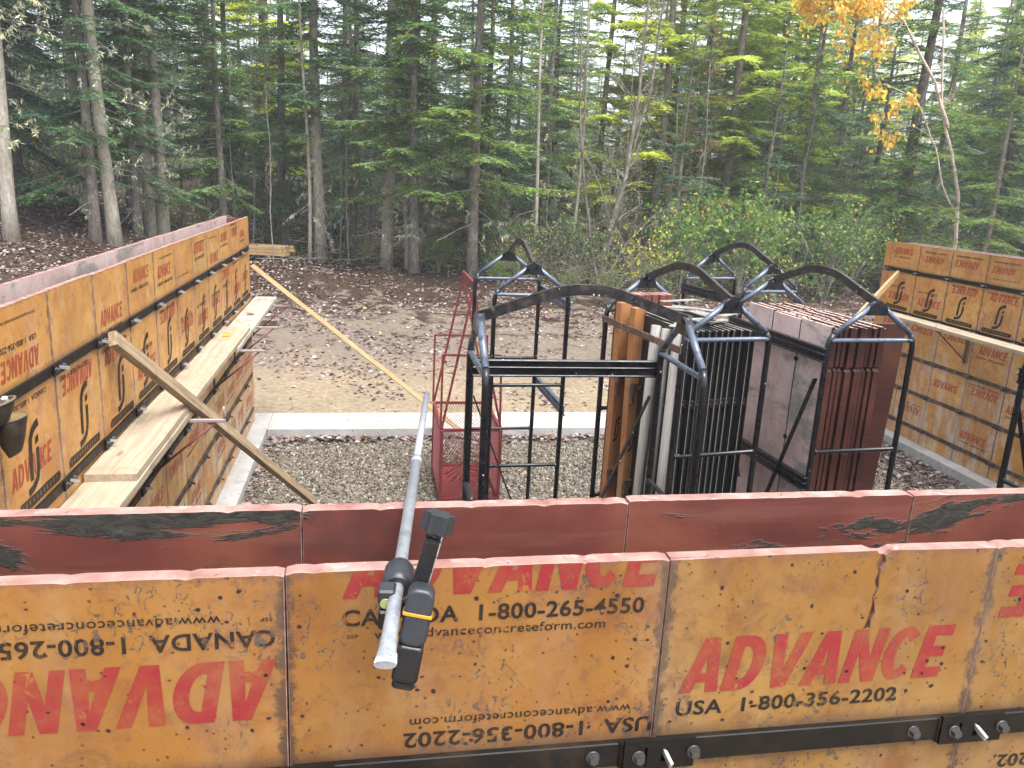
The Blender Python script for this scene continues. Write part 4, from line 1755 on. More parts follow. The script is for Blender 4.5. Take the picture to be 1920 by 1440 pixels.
for (a0, a1, l0, l1) in ((-.2, .9, .001, .013), (.9, 1.4, .001, .008), (2.0, 2.9, .001, .010), (.3, .6, .013, .019)):
    n = 8
    base = len(b.v)
    for k in range(n + 1):
        an = a0 + (a1 - a0) * k / n
        q = sx_ * math.cos(an) + up_ * math.sin(an)
        j0 = l0 + .001 * math.sin(k * 2.1)
        j1 = l1 + .0022 * math.sin(k * 1.7 + a0)
        b.v.append(dr * j0 + Vector((q.x, q.y, q.z * .44)) * .0140)
        b.v.append(dr * j1 + Vector((q.x, q.y, q.z * .50)) * .0136)
    for k in range(n):
        b.face((base + 2 * k, base + 2 * k + 2, base + 2 * k + 3, base + 2 * k + 1))
obj('paint_patch', b, t, mats=['white'])


def loc(u, v, wv):
    """along the rod, to its right, upwards"""
    return P_near + dr * u + sx_ * v + Vector((0, 0, wv))


ct = thing('laser_receiver', 'black laser receiver with star knob and yellow band, clamped on the rod', 'receiver', (0, 0, 0))
Rm = Matrix((sx_, dr, Vector((0, 0, 1)))).transposed()
# jaw round the rod
b = MB()
pts = []
b.tube([loc(.185, 0, 0), loc(.200, 0, 0), loc(.235, 0, 0), loc(.250, 0, 0)], [.0175, .0225, .0225, .0165], 20)
obj('jaw', b, ct, mats=['greyplastic'])
b = MB()
b.box(loc(.165, -.012, .004), (.024, .030, .022), Rm, ch=.003)
obj('level_block', b, ct, mats=['greyplastic'])
b = MB()
b.tube([loc(.1488, -.013, -.004), loc(.156, -.013, -.004)], .0075, 16)
obj('level_vial', b, ct, mats=['vial'])
b = MB()
b.box(loc(.160, -.015, -.030), (.016, .026, .030), Rm, ch=.003)
obj('clip', b, ct, mats=['plastic'])
# lever arm rising to the right
A0, A1 = loc(.175, .024, -.024), loc(.190, .050, .078)
ay = (A1 - A0).normalized()
ax = ay.cross(dr).normalized()
az = ax.cross(ay)
Ra = Matrix((ax, ay, az)).transposed()
b = MB()
rbox(b, (A0 + A1) / 2, (.021, (A1 - A0).length, .026), Ra, .008, 0, .004)
for k in range(5):
    b.box(A0 + ay * (.018 + k * .022) - az * .0125, (.0215, .003, .003), Ra)
obj('lever_arm', b, ct, mats=['plastic'])
b = MB()
b.box(A0 + ay * .075 - ax * .0112 - az * .006, (.002, .085, .003), Ra)
obj('chrome_strip', b, ct, mats=['pin'])
K0 = A1 + ay * .004
b = MB()
b.tube([A1 - ay * .002, K0 + ay * .006], .012, 16)
obj('knob_collar', b, ct, mats=['plastic'])
poly = []
for k in range(60):
    an = 2 * math.pi * k / 60
    rr = .0205 + .0032 * math.cos(6 * an)
    poly.append((rr * math.cos(an), rr * math.sin(an)))
b = MB()
kb, kt = K0 + ay * .006, K0 + ay * .032
b.prism(poly, lambda u, v, d: tuple(kb + ax * u + az * v + ay * d), 0, .024)
b.prism([(u * .92, v * .92) for u, v in poly], lambda u, v, d: tuple(kb + ax * u + az * v + ay * d), .0241, .0262)
kn = fix_normals(b.mesh('star_knob'))
obj('star_knob', kn, ct, mats=['greyplastic'])
# receiver body hanging right of the rod
B0, B1 = loc(.140, .036, .012), loc(.112, .016, -.100)
by = (B0 - B1).normalized()
bx = (sx_ - by * sx_.dot(by)).normalized()
bz = bx.cross(by)
Rb = Matrix((bx, by, bz)).transposed()
mid = B1 + by * .068
b = MB()
rbox(b, mid + by * .026, (.038, .080, .046), Rb, .014, 0, .005)
obj('receiver_body', b, ct, mats=['greyplastic'])
b = MB()
rbox(b, mid - by * .038, (.036, .052, .044), Rb, .007, 0, .005)
b.box(mid - by * .068 - bz * .002, (.031, .014, .038), Rb, ch=.004)
for k in range(3):
    b.box(mid - by * (.024 + .014 * k) - bz * .0222, (.024, .004, .002), Rb)
obj('battery_grip', b, ct, mats=['plastic'])
b = MB()
rbox(b, mid + by * .030, (.0405, .0048, .0482), Rb, .002, 0, .001)
obj('yellow_band', b, ct, mats=['yellow'])
b = MB()
b.box(mid + by * .03 - bz * .0232, (.003, .075, .0012), Rb)
obj('seam', b, ct, mats=['plastic'])
b = MB()
b.bar(loc(.160, .004, -.02), mid + by * .045, .020, .020, ch=.003)
obj('mount', b, ct, mats=['plastic'])

# ------------------------------------------------------------------ leather pouch hung on the left wall bar
t = thing('tool_pouch', 'dark leather tool pouch with open pockets hanging on the left wall', 'pouch', (-1.380, 3.085, -.362))
t.scale = (.9, .9, .9)


def pocket(cy, cx, z0, rx, ry, h, open_=True, tip=.4):
    b = MB()
    n, lv = 22, 7
    for k in range(lv + 1):
        f = k / lv
        s = tip + (1 - tip) * math.sin(f * math.pi / 2) ** .8
        for q in range(n):
            an = 2 * math.pi * q / n
            wob = 1 + .05 * math.sin(3 * an + k) + .03 * math.sin(5 * an - 2 * k)
            b.v.append(Vector((cx + rx * s * wob * math.cos(an), cy + ry * s * wob * math.sin(an), z0 - h + h * f + .012 * math.cos(an))))
    for k in range(lv):
        for q in range(n):
            q2 = (q + 1) % n
            b.face((k * n + q, k * n + q2, (k + 1) * n + q2, (k + 1) * n + q), 0, True)
    b.face(list(range(n))[::-1], 0)
    # inner lining a little way down
    bb = len(b.v)
    for f, s in ((1, .93), (.55, .80)):
        for q in range(n):
            an = 2 * math.pi * q / n
            b.v.append(Vector((cx + rx * s * math.cos(an), cy + ry * s * math.sin(an), z0 - h + h * f + .012 * math.cos(an))))
    for q in range(n):
        q2 = (q + 1) % n
        b.face((lv * n + q, lv * n + q2, bb + q2, bb + q), 1, True)
        b.face((bb + q, bb + q2, bb + n + q2, bb + n + q), 2, True)
    b.face([bb + n + q for q in range(n)], 2)
    return b


o = obj('pocket', pocket(.075, .055, -.015, .055, .075, .165), t, mats=['leather', 'leatherrim', 'yellowcloth'])
o = obj('pocket', pocket(-.005, .050, .075, .050, .085, .10), t, mats=['leather', 'leatherrim', 'leather'])
b = MB()
pts = [(.055 + .057 * math.cos(2 * math.pi * k / 24), .075 + .077 * math.sin(2 * math.pi * k / 24), -.017 + .012 * math.cos(2 * math.pi * k / 24)) for k in range(25)]
b.tube(pts, .0055, 8, cap=False)
pts = [(.050 + .052 * math.cos(2 * math.pi * k / 24), -.005 + .087 * math.sin(2 * math.pi * k / 24), .073 + .012 * math.cos(2 * math.pi * k / 24)) for k in range(25)]
b.tube(pts, .0055, 8, cap=False)
obj('rim', b, t, mats=['leatherrim'])
b = MB()
b.box((-.012, -.02, .03), (.012, .22, .24), ch=.004)
b.box((-.008, -.02, .20), (.006, .05, .12), ch=.002)
obj('back_flap', b, t, mats=['leather'])
b = MB()
b.box((.050, .058, .062), (.02, .020, .045), Matrix.Rotation(.5, 3, 'X'), ch=.003)
o = obj('marker', b, None, (-1.380, 3.085, -.362), mats=['white'])
o.scale = (.9, .9, .9)
tag(o, 'white marker stub sticking out of the leather pouch', 'marker')


# ------------------------------------------------------------------ fallen leaves
def leaf_field(P, size, tilt=.5):
    """bent leaves: two quads each folded on the midrib"""
    n = len(P)
    az = nrng.uniform(0, 2 * math.pi, n)
    d = np.stack([np.cos(az), np.sin(az), nrng.normal(0, tilt * .5, n)], -1)
    d /= np.linalg.norm(d, axis=1)[:, None]
    s = np.stack([-np.sin(az), np.cos(az), nrng.normal(0, tilt, n)], -1)
    s /= np.linalg.norm(s, axis=1)[:, None]
    up = np.cross(d, s)
    up *= np.sign(up[:, 2:3] + 1e-9)
    L = size * nrng.uniform(.7, 1.3, n)[:, None]
    Wd = L * nrng.uniform(.5, .8, n)[:, None] * .5
    cur = nrng.uniform(.05, .45, n)[:, None] * Wd
    b0 = P - d * L * .5
    tip = P + d * L * .5
    m1 = P - d * L * .08
    V = np.stack([b0, m1 + s * Wd + up * cur, tip + up * cur * .4, m1 - s * Wd + up * cur, m1 + up * 0], 1).reshape(-1, 3)
    k = np.arange(n)[:, None] * 5
    Q = np.concatenate([k + np.array([[0, 4, 2, 1]]), k + np.array([[0, 3, 2, 4]])], 1).reshape(-1, 4)
    return V, Q


def leaves():
    Ps, n = [], 70000
    x = nrng.uniform(-13, 14, n)
    y = 10.45 + nrng.uniform(0, 1, n) ** .85 * 13.5
    clump = np.sin(x * 1.1 + 1.3 * np.sin(y * .9)) * np.sin(y * 1.4 + .8 * np.sin(x * 1.7)) + .5 * np.sin(x * 3.1 + y * 2.3)
    keep = nrng.uniform(0, 1, n) < np.clip(.26 + .40 * clump + .03 * (y - 14), .03, 1)
    x, y = x[keep], y[keep]
    Ps.append(np.stack([x, y, gh(x, y) + .012], -1))
    # left slope, thick
    n = 30000
    x = nrng.uniform(-15, -2.1, n)
    y = nrng.uniform(9.5, 23, n)
    clump = np.sin(x * 1.3 + 1.1 * np.sin(y * 1.1)) * np.sin(y * 1.2)
    keep = nrng.uniform(0, 1, n) < np.clip(.75 + .4 * clump, .2, 1)
    x, y = x[keep], y[keep]
    Ps.append(np.stack([x, y, gh(x, y) + .012], -1))
    # forest floor
    n = 7000
    x = nrng.uniform(-14, 30, n)
    y = nrng.uniform(22, 34, n)
    Ps.append(np.stack([x, y, gh(x, y) + .012], -1))
    P = np.concatenate(Ps)
    V, Q = leaf_field(P, .080)
    # blown into the corners of the pit
    Ps = []
    n = 900
    x = nrng.uniform(-1.2, 6.9, n)
    y = 9.69 - np.abs(nrng.normal(0, .10, n))
    Ps.append(np.stack([x, y, np.full(n, PIT_Z + .016) + nrng.uniform(0, .03, n)], -1))
    n = 420
    x = -1.22 + np.abs(nrng.normal(0, .07, n))
    y = nrng.uniform(4, 9.6, n)
    Ps.append(np.stack([x, y, np.full(n, PIT_Z + .016) + nrng.uniform(0, .02, n)], -1))
    n = 1500
    x = 6.9 - np.abs(nrng.normal(0, .55, n))
    y = nrng.uniform(4.5, 9.6, n)
    Ps.append(np.stack([x, y, np.full(n, PIT_Z + .016) + nrng.uniform(0, .02, n)], -1))
    n = 130
    x = nrng.uniform(-1.1, 6.8, n)
    y = nrng.uniform(4.5, 9.6, n)
    Ps.append(np.stack([x, y, np.full(n, PIT_Z + .024)], -1))
    V2, Q2 = leaf_field(np.concatenate(Ps), .078, .4)
    Vt = np.concatenate([V, V2])
    Qt = np.concatenate([Q, Q2 + len(V)])
    o = obj('fallen_leaves', fast_mesh('fallen_leaves', Vt, Qt, [M['leaf']]))
    tag(o, 'purple-brown and tan autumn leaves strewn over the ground', kind='stuff')


leaves()
for (x, y, lab, c) in [(-1.29, 9.05, 'single brown leaf on the far left plank', 'rusty'), (-1.31, 7.62, 'single tan leaf on the long left plank', 'gold')]:
    V, Q = leaf_field(np.array([[x, y, -.962 if y < 8 else -1.003]]) + np.array([[0, 0, .012]]), .13, .25)
    o = obj('leaf', fast_mesh('leaf', V, Q, [M[c]]))
    tag(o, lab, 'leaf')


# ------------------------------------------------------------------ trees
def diamonds(P, D, S, L, W_):
    """flat leaf-shaped quads: base P, direction D, side S"""
    up = np.cross(D, S)
    L, W_ = L[:, None], W_[:, None]
    mid = P + D * L * .45
    V = np.stack([P, mid + S * W_ * .5, P + D * L + up * L * .04, mid - S * W_ * .5], 1).reshape(-1, 3)
    Q = np.arange(len(P) * 4).reshape(-1, 4)
    return V, Q


def unit(a):
    return a / (np.linalg.norm(a, axis=-1, keepdims=True) + 1e-9)


def conifer(seed, H, r0, green_z, dead_z, blen, droop, per_m, needle, leaf='fir', bark='bark', lichen=.3, top_taper=1.0, den=1.0, lean=(0, 0), kink=.05, crooked=0, spr=.95):
    r = np.random.default_rng(seed)
    n = 16
    zz = np.linspace(0, H, n)
    px = lean[0] * zz + kink * np.sin(zz * .55 + seed) + r.normal(0, .012 + crooked, n).cumsum() * .4
    py = lean[1] * zz + kink * np.cos(zz * .47 + seed * 1.7)
    px -= px[0]
    py -= py[0]
    b = MB()
    rad = [r0 * (1.32 if k == 0 else 1) * (1 - .93 * (z / H)) ** .85 + .006 for k, z in enumerate(zz)]
    b.tube([(px[k], py[k], zz[k] - (.3 if k == 0 else 0)) for k in range(n)], rad, 10)
    PV, PQ, mi = [], [], []
    off = 0
    zs = np.arange(dead_z, H - .15, 1.0 / per_m) + r.uniform(0, .2)
    for z in zs:
        f = z / H
        tx, ty = np.interp(z, zz, px), np.interp(z, zz, py)
        tr = np.interp(z, zz, rad)
        az = r.uniform(0, 2 * math.pi)
        green = z > green_z + r.normal(0, .5)
        gl = max(0, (z - green_z) / max(.1, H - green_z))
        l = blen * (.35 + .75 * min(1, max(0, 1 - gl * top_taper))) * r.uniform(.55, 1.15) if green else blen * r.uniform(.25, .8)
        if f > .85:
            l *= max(.15, (1 - f) / .15)
        e0 = (.30 * gl - droop * (1 - gl)) + r.normal(0, .12)
        m = 7
        s = np.linspace(0, 1, m)
        hd = np.array([math.cos(az), math.sin(az), 0])
        curve = l * s[:, None] * hd * math.cos(e0)
        curve = curve + r.normal(0, .02, (m, 3)).cumsum(0) * l * .5
        zc = l * (s * math.sin(e0) - droop * .55 * s ** 2 + (.35 * droop * s ** 3.5))
        P = np.array([tx, ty, z]) + curve
        P[:, 2] += zc
        rb = max(.006, .010 * l + .004) * (1 if green else .8)
        b.tube([tuple(p) for p in P], [rb * (1 - .8 * k) + .0025 for k in s], 4, 1, cap=False)
        if not green:
            # a few bare twigs, some with lichen
            for q in range(r.integers(2, 6)):
                u = r.uniform(.25, .95)
                p0 = np.array([np.interp(u, s, P[:, k]) for k in range(3)])
                d = unit(hd * .5 + r.normal(0, .6, 3))
                tl = r.uniform(.15, .5) * min(1, l)
                b.tube([tuple(p0), tuple(p0 + d * tl * .5 + r.normal(0, .02, 3)), tuple(p0 + d * tl)], [.004, .003, .002], 3, 1, cap=False)
                if r.random() < lichen:
                    nt = 16
                    tt = r.uniform(0, 1, nt)[:, None]
                    pp = p0 + d * tl * tt
                    DD = unit(r.normal(0, .5, (nt, 3)) + np.array([0, 0, -.7]))
                    SS = unit(np.cross(DD, r.normal(0, 1, (nt, 3))))
                    V, Q = diamonds(pp, DD, SS, r.uniform(.05, .16, nt), r.uniform(.015, .04, nt))
                    PV.append(V)
                    PQ.append(Q + off)
                    off += len(V)
                    mi.append(np.ones(len(Q), int))
            continue
        # flat sprays of needles
        step = .085 / den
        nt = max(4, int(l * .85 / step))
        u = np.linspace(.14, 1, nt)
        c = np.stack([np.interp(u, s, P[:, k]) for k in range(3)], -1)
        tang = unit(np.gradient(P, axis=0))
        tg = unit(np.stack([np.interp(u, s, tang[:, k]) for k in range(3)], -1))
        side = unit(np.cross(tg, np.array([0, 0, 1.])))
        for sg in (-1, 1):
            tl = (.42 * l * (1 - u) ** .8 + .12) * r.uniform(.6, 1.2, nt)
            an = .95 + r.normal(0, .12, nt)
            td = unit(tg * np.cos(an)[:, None] + sg * side * np.sin(an)[:, None] + np.stack([np.zeros(nt)] * 2 + [r.normal(-.12, .14, nt)], -1))
            kmax = int(max(2, np.max(tl) / (needle * .62)))
            for k in range(kmax):
                dist = k * needle * .62
                ok = dist < tl
                if not ok.any():
                    break
                p0 = c[ok] + td[ok] * dist
                p0[:, 2] -= dist ** 2 * .25
                nn = len(p0)
                for s2 in ((-1, 1) if k else (-1, 0, 1)):
                    sd = unit(np.cross(td[ok], np.array([0, 0, 1.])))
                    dd = unit(td[ok] + s2 * spr * sd * r.uniform(.5, 1.2, nn)[:, None] + r.normal(0, .16, (nn, 3)))
                    ss = unit(np.cross(dd, np.array([0, 0, 1.]) + r.normal(0, .35, (nn, 3))))
                    V, Q = diamonds(p0, dd, ss, needle * r.uniform(.7, 1.35, nn), needle * .36 * r.uniform(.7, 1.3, nn))
                    PV.append(V)
                    PQ.append(Q + off)
                    off += len(V)
                    mi.append(np.zeros(len(Q), int))
        # tip
    crown = fast_mesh('crown', np.concatenate(PV), np.concatenate(PQ), [M[leaf], M['lichen']], mi=np.concatenate(mi)) if PV else None
    trunk = b.mesh('trunk')
    trunk.materials.append(M[bark])
    trunk.materials.append(M['twig'] if bark != 'barkdark' else M['barkdark'])
    return trunk, crown


KINDS = {
    'fir': conifer(1, 13.5, .15, 1.9, .8, 1.9, .22, 7.5, .11, 'fir', 'bark', .35),
    'fir_high': conifer(2, 14.5, .155, 3.2, 1.0, 2.0, .28, 7, .115, 'fir', 'barkpale', .45),
    'spruce': conifer(3, 14, .17, 1.3, .5, 2.3, .36, 6.5, .12, 'spruce', 'barkdark', .3),
    'hemlock': conifer(4, 13, .13, 2.1, 1.0, 2.1, .20, 7.5, .11, 'hemlock', 'bark', .4, spr=1.1),
    'lichen_pole': conifer(5, 14, .15, 5.2, 1.4, 1.8, .22, 7, .11, 'fir', 'barkpale', .9),
    'big_spruce': conifer(6, 13.5, .19, 1.2, .6, 3.1, .20, 5.6, .12, 'hemlock', 'barkdark', .2),
    'young_fir': conifer(7, 6.2, .06, .5, .2, 1.05, .02, 9.0, .085, 'spruce', 'bark', .1),
    'larch': conifer(8, 19, .16, 3.0, 2.0, 2.3, .12, 7.5, .185, 'larch', 'bark', .1, den=1.0, spr=1.3),
    'thin_pole': conifer(9, 11, .055, 4.2, 1.2, 1.0, .10, 4.5, .10, 'hemlock', 'barkpale', .3, kink=.10),
    'rusty': conifer(10, 9, .08, 1.2, .6, 1.3, .25, 6.0, .10, 'rusty', 'barkdark', .4),
}


def tree(kind, label, x, y, rz=0, s=1.0, group='conifers along the clearing', lean=(0, 0), cat='tree', name='conifer_tree', sz=None):
    tr, cr = KINDS[kind]
    t = thing(name, label, cat, (x, y, float(gh(x, y)) - .03), rz, group)
    t.rotation_euler = (lean[0], lean[1], rz)
    t.scale = (s, s, sz or s)
    a = obj('trunk', tr, t)
    c = obj('crown', cr, t) if cr else None
    return a, c


FRONT = [
    ('lichen_pole', 'pale grey trunk at the very left edge of the photo', -7.40, 18.5, .3, .92),
    ('spruce', 'dark spruce just right of the leftmost pale trunk', -8.13, 21.0, 1.0, 1.0),
    ('fir', 'slim dark trunk beside the paler leaning one on the left', -6.23, 20.0, 2.2, .82),
    ('lichen_pole', 'pale lichen-hung trunk just left of a dark twin stem', -6.85, 21.5, 3.1, .9),
    ('lichen_pole', 'pale leaning trunk with long lichen-hung dead boughs above the mound', -5.87, 20.2, 4.0, 1.0),
    ('fir', 'narrow fir, first right of the pale leaning trunk', -5.71, 21.6, 5.0, .78),
    ('fir_high', 'grey-barked fir close beside a pale straight one, above the left wall', -5.56, 22.3, .7, .95),
    ('lichen_pole', 'straight pale speckled trunk rising over the middle of the left wall', -5.28, 22.3, 1.9, .98),
    ('hemlock', 'light green hemlock over the far part of the left wall', -4.49, 25.0, 2.6, 1.0),
    ('fir', 'thin fir behind the far end of the left wall', -4.2, 26.4, .2, .85),
    ('fir_high', 'stout mossy-footed fir to the right of the lumber pile', -1.40, 24.0, 1.2, 1.05),
    ('thin_pole', 'thin bare stem hugging the stout mossy-footed fir', -1.68, 23.4, 2.0, .95),
    ('fir_high', 'thick pale-brown trunk left of a close pair, mid-photo', .46, 23.2, 3.3, 1.08),
    ('thin_pole', 'thin stem tight against the slimmer pale trunk mid-photo', 1.06, 23.2, .4, 1.05),
    ('hemlock', 'slim pale trunk with light sprays, right one of a close pair', 1.19, 22.0, 4.5, 1.05),
    ('hemlock', 'thick pale trunk behind the peak of the red basket', 2.73, 21.5, 5.3, 1.12),
    ('spruce', 'dark slim spruce close behind the trunk over the red basket', 3.22, 23.2, .5, .72),
    ('thin_pole', 'tall thin pale stem leaning right, above the empty rack', 4.82, 23.5, 1.1, 1.12),
    ('young_fir', 'young blue-green fir standing left of the red panel stack skyline', 8.95, 23.0, 1.0, 1.25),
    ('big_spruce', 'big dark spruce with wide boughs above the right form wall', 16.4, 23.0, 2.4, 1.05),
    ('spruce', 'dark spruce at the right edge behind the birch', 19.25, 22.5, 3.0, 1.0),
    ('big_spruce', 'wide green spruce beyond the right edge of the form wall', 21.2, 20.5, 1.0, .95),
    ('young_fir', 'young fir between the big spruce and the larches', 12.2, 24.0, 2.0, 1.15),
    ('rusty', 'small rusty-needled conifer by the young fir', 10.6, 25.5, 2.0, .9),
    ('larch', 'tall yellow-green larch right of the tangled grey maple', 12.1, 26.6, .3, .95),
    ('larch', 'yellow-green larch, the paler one farther right', 14.2, 28.0, 1.7, 1.0),
    ('larch', 'yellow-green larch behind the tangled grey maple', 9.7, 27.2, 2.7, .98),
    ('larch', 'slim yellow-green larch left of the young fir top', 11.0, 29.5, 4.0, .92),
    ('larch', 'yellow-green larch far behind the red panel stack', 13.4, 32.5, 5.0, 1.0),
    ('larch', 'yellow-green larch beneath the golden birch bough', 16.3, 31.0, 2.2, .95),
    ('hemlock', 'low hemlock with sprays crossing the pale birch stem', 15.75, 18.6, 1.3, .62),
    ('fir', 'broad fir filling the gap above the lumber pile', -2.9, 28.2, 3.0, 1.05),
    ('hemlock', 'soft green hemlock between the mossy fir and the close pair', -.55, 27.5, .8, .95),
    ('fir', 'fir behind the close pair of trunks mid-photo', 2.0, 27.2, 1.3, 1.0),
    ('hemlock', 'pale green hemlock right of the red basket trunk', 4.1, 25.6, .9, .92),
    ('fir', 'fir behind the leaning thin stem', 6.0, 28.0, 4.4, .9),
    ('larch', 'short yellow-green larch directly behind the tangled grey maple', 8.0, 28.0, 5.0, .8),
    ('hemlock', 'light hemlock low behind the shrubs, left of the big spruce', 14.2, 25.6, .6, .85),
    ('spruce', 'dark spruce behind the mound at far left', -9.5, 24.6, .6, 1.05),
    ('fir', 'fir right behind the lichen-hung pale trunk', -6.9, 25.5, 1.6, 1.0),
    ('hemlock', 'light green hemlock rising behind the left wall trunks', -3.9, 23.2, 4.2, .80),
]
SRC = {}
for kd, lab, x, y, rz, s in FRONT:
    tc = tree(kd, lab, x, y, rz, s, lean=(0, .03) if 'leaning' in lab else (0, 0))
    SRC.setdefault(kd, tc)


# broadleaf skeletons
def branching(seed, stems, leaf, nleaf, lsz, bark, spread=.5, depth=3, hang=0.0, leafy_from=.35):
    """stems: list of (points, r0, r1); side branches grow from them; leaves sit on the twigs"""
    r = np.random.default_rng(seed)
    b = MB()
    tips = []

    def grow(p, d, L, rad, lvl):
        n = 5
        pts = [np.array(p, float)]
        dd = unit(np.array(d, float))
        for k in range(n):
            dd = unit(dd + r.normal(0, .16, 3) + np.array([0, 0, .05 - hang * .12]))
            pts.append(pts[-1] + dd * L / n)
        b.tube([tuple(q) for q in pts], [rad * (1 - .7 * k / n) for k in range(n + 1)], 5 if lvl < 2 else 3, 0, cap=False)
        if lvl >= depth:
            tips.append(np.array(pts[1:]))
            return
        for k in range(r.integers(3, 6)):
            u = r.integers(1, n + 1)
            nd = unit(dd + r.normal(0, .55, 3))
            grow(pts[u], nd, L * r.uniform(.4, .7), rad * .5, lvl + 1)
        tips.append(np.array(pts[3:]))
    for pts, ra, rb, nb in stems:
        n = len(pts)
        fine = []
        for k in range(n - 1):
            for q in range(4):
                f = q / 4
                fine.append(np.array(pts[k]) * (1 - f) + np.array(pts[k + 1]) * f + (r.normal(0, .008, 3) if (k or q) else 0))
        fine.append(np.array(pts[-1]))
        m = len(fine)
        b.tube([tuple(q) for q in fine], [ra + (rb - ra) * k / (m - 1) for k in range(m)], 9, 0, cap=False)
        for k in range(nb):
            u = r.uniform(leafy_from, 1)
            i = min(m - 2, int(u * (m - 1)))
            t_ = unit(fine[i + 1] - fine[i])
            d = unit(t_ * .7 + r.normal(0, spread, 3))
            grow(fine[i], d, r.uniform(.6, 1.3) * (1.6 - u), max(.006, (ra + (rb - ra) * u) * .45), 1)
    trunk = b.mesh('trunk')
    trunk.materials.append(M[bark])
    crown = None
    if nleaf:
        T = np.concatenate(tips)
        idx = r.integers(0, len(T), nleaf)
        P = T[idx] + r.normal(0, .05, (nleaf, 3))
        D = unit(r.normal(0, .7, (nleaf, 3)) + np.array([0, 0, -.35 - hang]))
        S = unit(np.cross(D, r.normal(0, 1, (nleaf, 3))))
        V, Q = diamonds(P, D, S, lsz * r.uniform(.7, 1.3, nleaf), lsz * .68 * r.uniform(.7, 1.2, nleaf))
        crown = fast_mesh('crown', V, Q, [M[leaf]])
    return trunk, crown


def plant(name, label, cat, x, y, tc, group=None, rz=0, s=1.0, dz=0):
    t = thing(name, label, cat, (x, y, float(gh(x, y)) - .03 + dz), rz, group)
    t.scale = (s, s, s)
    obj('trunk' if cat == 'tree' else 'stems', tc[0], t)
    if tc[1]:
        obj('crown' if cat == 'tree' else 'leaves', tc[1], t)
    return t


# tangled multi-stem grey maple
mp = branching(3, [
    ([(0, 0, 0), (.12, 0, 1.3), (.55, .1, 3.0), (.75, .1, 5.2), (.85, .2, 8.2)], .085, .03, 16),
    ([(.05, .1, 0), (.30, .2, 1.5), (.62, .3, 3.2), (1.15, .3, 5.4), (1.3, .2, 8.6)], .075, .025, 15),
    ([(-.05, 0, 0), (-.35, .1, 1.4), (-.75, .0, 3.4), (-.9, .1, 4.9), (-1.0, .1, 7.5)], .05, .018, 10),
    ([(.05, -.1, 0), (.2, -.2, 1.6), (-.3, -.2, 2.9), (-1.2, -.3, 4.2)], .035, .010, 8),
    ([(.1, 0, 0), (.7, 0, 1.2), (1.6, .2, 2.1), (2.3, .2, 2.3)], .03, .010, 8)],
    'shrub', 700, .07, 'bark', .6, 3, leafy_from=.25)
plant('maple_tree', 'tangled many-stemmed grey maple, nearly bare, over the empty racks', 'tree', 6.45, 22.0, mp)
# birch with golden hanging leaves on a bough to the left
bi = branching(8, [([(0, 0, 0), (.0, 0, 1.8), (-.18, 0, 3.0), (-.62, 0, 4.1), (-1.05, .1, 5.2), (-1.5, .1, 7.6)], .060, .024, 3)], None, 0, .07, 'birch', .6, 3, leafy_from=.6)
birch = plant('birch_tree', 'peeling pale birch with golden leaves hanging from its left boughs', 'tree', 15.99, 20.0, bi)
bough = branching(18, [
    ([(-.85, 0, 4.75), (-1.5, -.05, 5.8), (-2.7, -.1, 7.2), (-4.0, -.1, 7.9), (-5.4, -.1, 7.8)], .045, .010, 34),
    ([(-.08, 0, 2.4), (-.7, 0, 3.2), (-1.1, 0, 4.2), (-2.0, -.1, 5.4), (-3.0, -.1, 5.7)], .03, .008, 4)], 'gold', 2600, .13, 'birch', .45, 3, hang=1.1, leafy_from=.5)
obj('bough', bough[0], birch)
obj('leaves', bough[1], birch)
tree('thin_pole', 'thin pale birch-like stem left of the tangled maple foot', 6.10, 24.2, 3.3, .95)
# dead leaning trunks
for lab, a_, b_, ra in [('dead blackened trunk leaning to the left behind the shrubs', (13.4, 26.0, -1.9), (7.9, 26.6, 3.9), .085),
                        ('slim broken trunk propped low in the brush by the young fir', (12.1, 22.5, -1.9), (10.2, 22.9, .25), .05)]:
    b = MB()
    a_, b_ = Vector(a_), Vector(b_)
    pts = [a_.lerp(b_, k / 8) + Vector((0, 0, -.12 * math.sin(k / 8 * 3.14))) for k in range(9)]
    b.tube(pts, [ra * (1 - .05 * k) for k in range(9)], 9, 0)
    for k in range(9):
        p = a_.lerp(b_, rng.uniform(.2, .95))
        q = p + Vector((rng.uniform(-.5, .5), rng.uniform(-.5, .5), rng.uniform(-.2, .6)))
        b.tube([p, (p + q) / 2 + Vector((.03, 0, .03)), q], [.012, .009, .004], 4, 0, cap=False)
    o = obj('fallen_trunk', b, mats=['barkdark'])
    tag(o, lab, 'dead tree')


# shrubs
def shrub(seed, leaf, n, h, lsz, ns=7):
    r = random.Random(seed)
    st = []
    for k in range(ns):
        an = r.uniform(0, 6.28)
        sp = r.uniform(.1, .55) * h
        st.append(([(.03 * math.cos(an), .03 * math.sin(an), 0), (.35 * sp * math.cos(an), .35 * sp * math.sin(an), .5 * h), (sp * math.cos(an), sp * math.sin(an), h * r.uniform(.75, 1.1))], .012, .004, 5))
    return branching(seed, st, leaf, n, lsz, 'twig', .7, 2, leafy_from=.2)


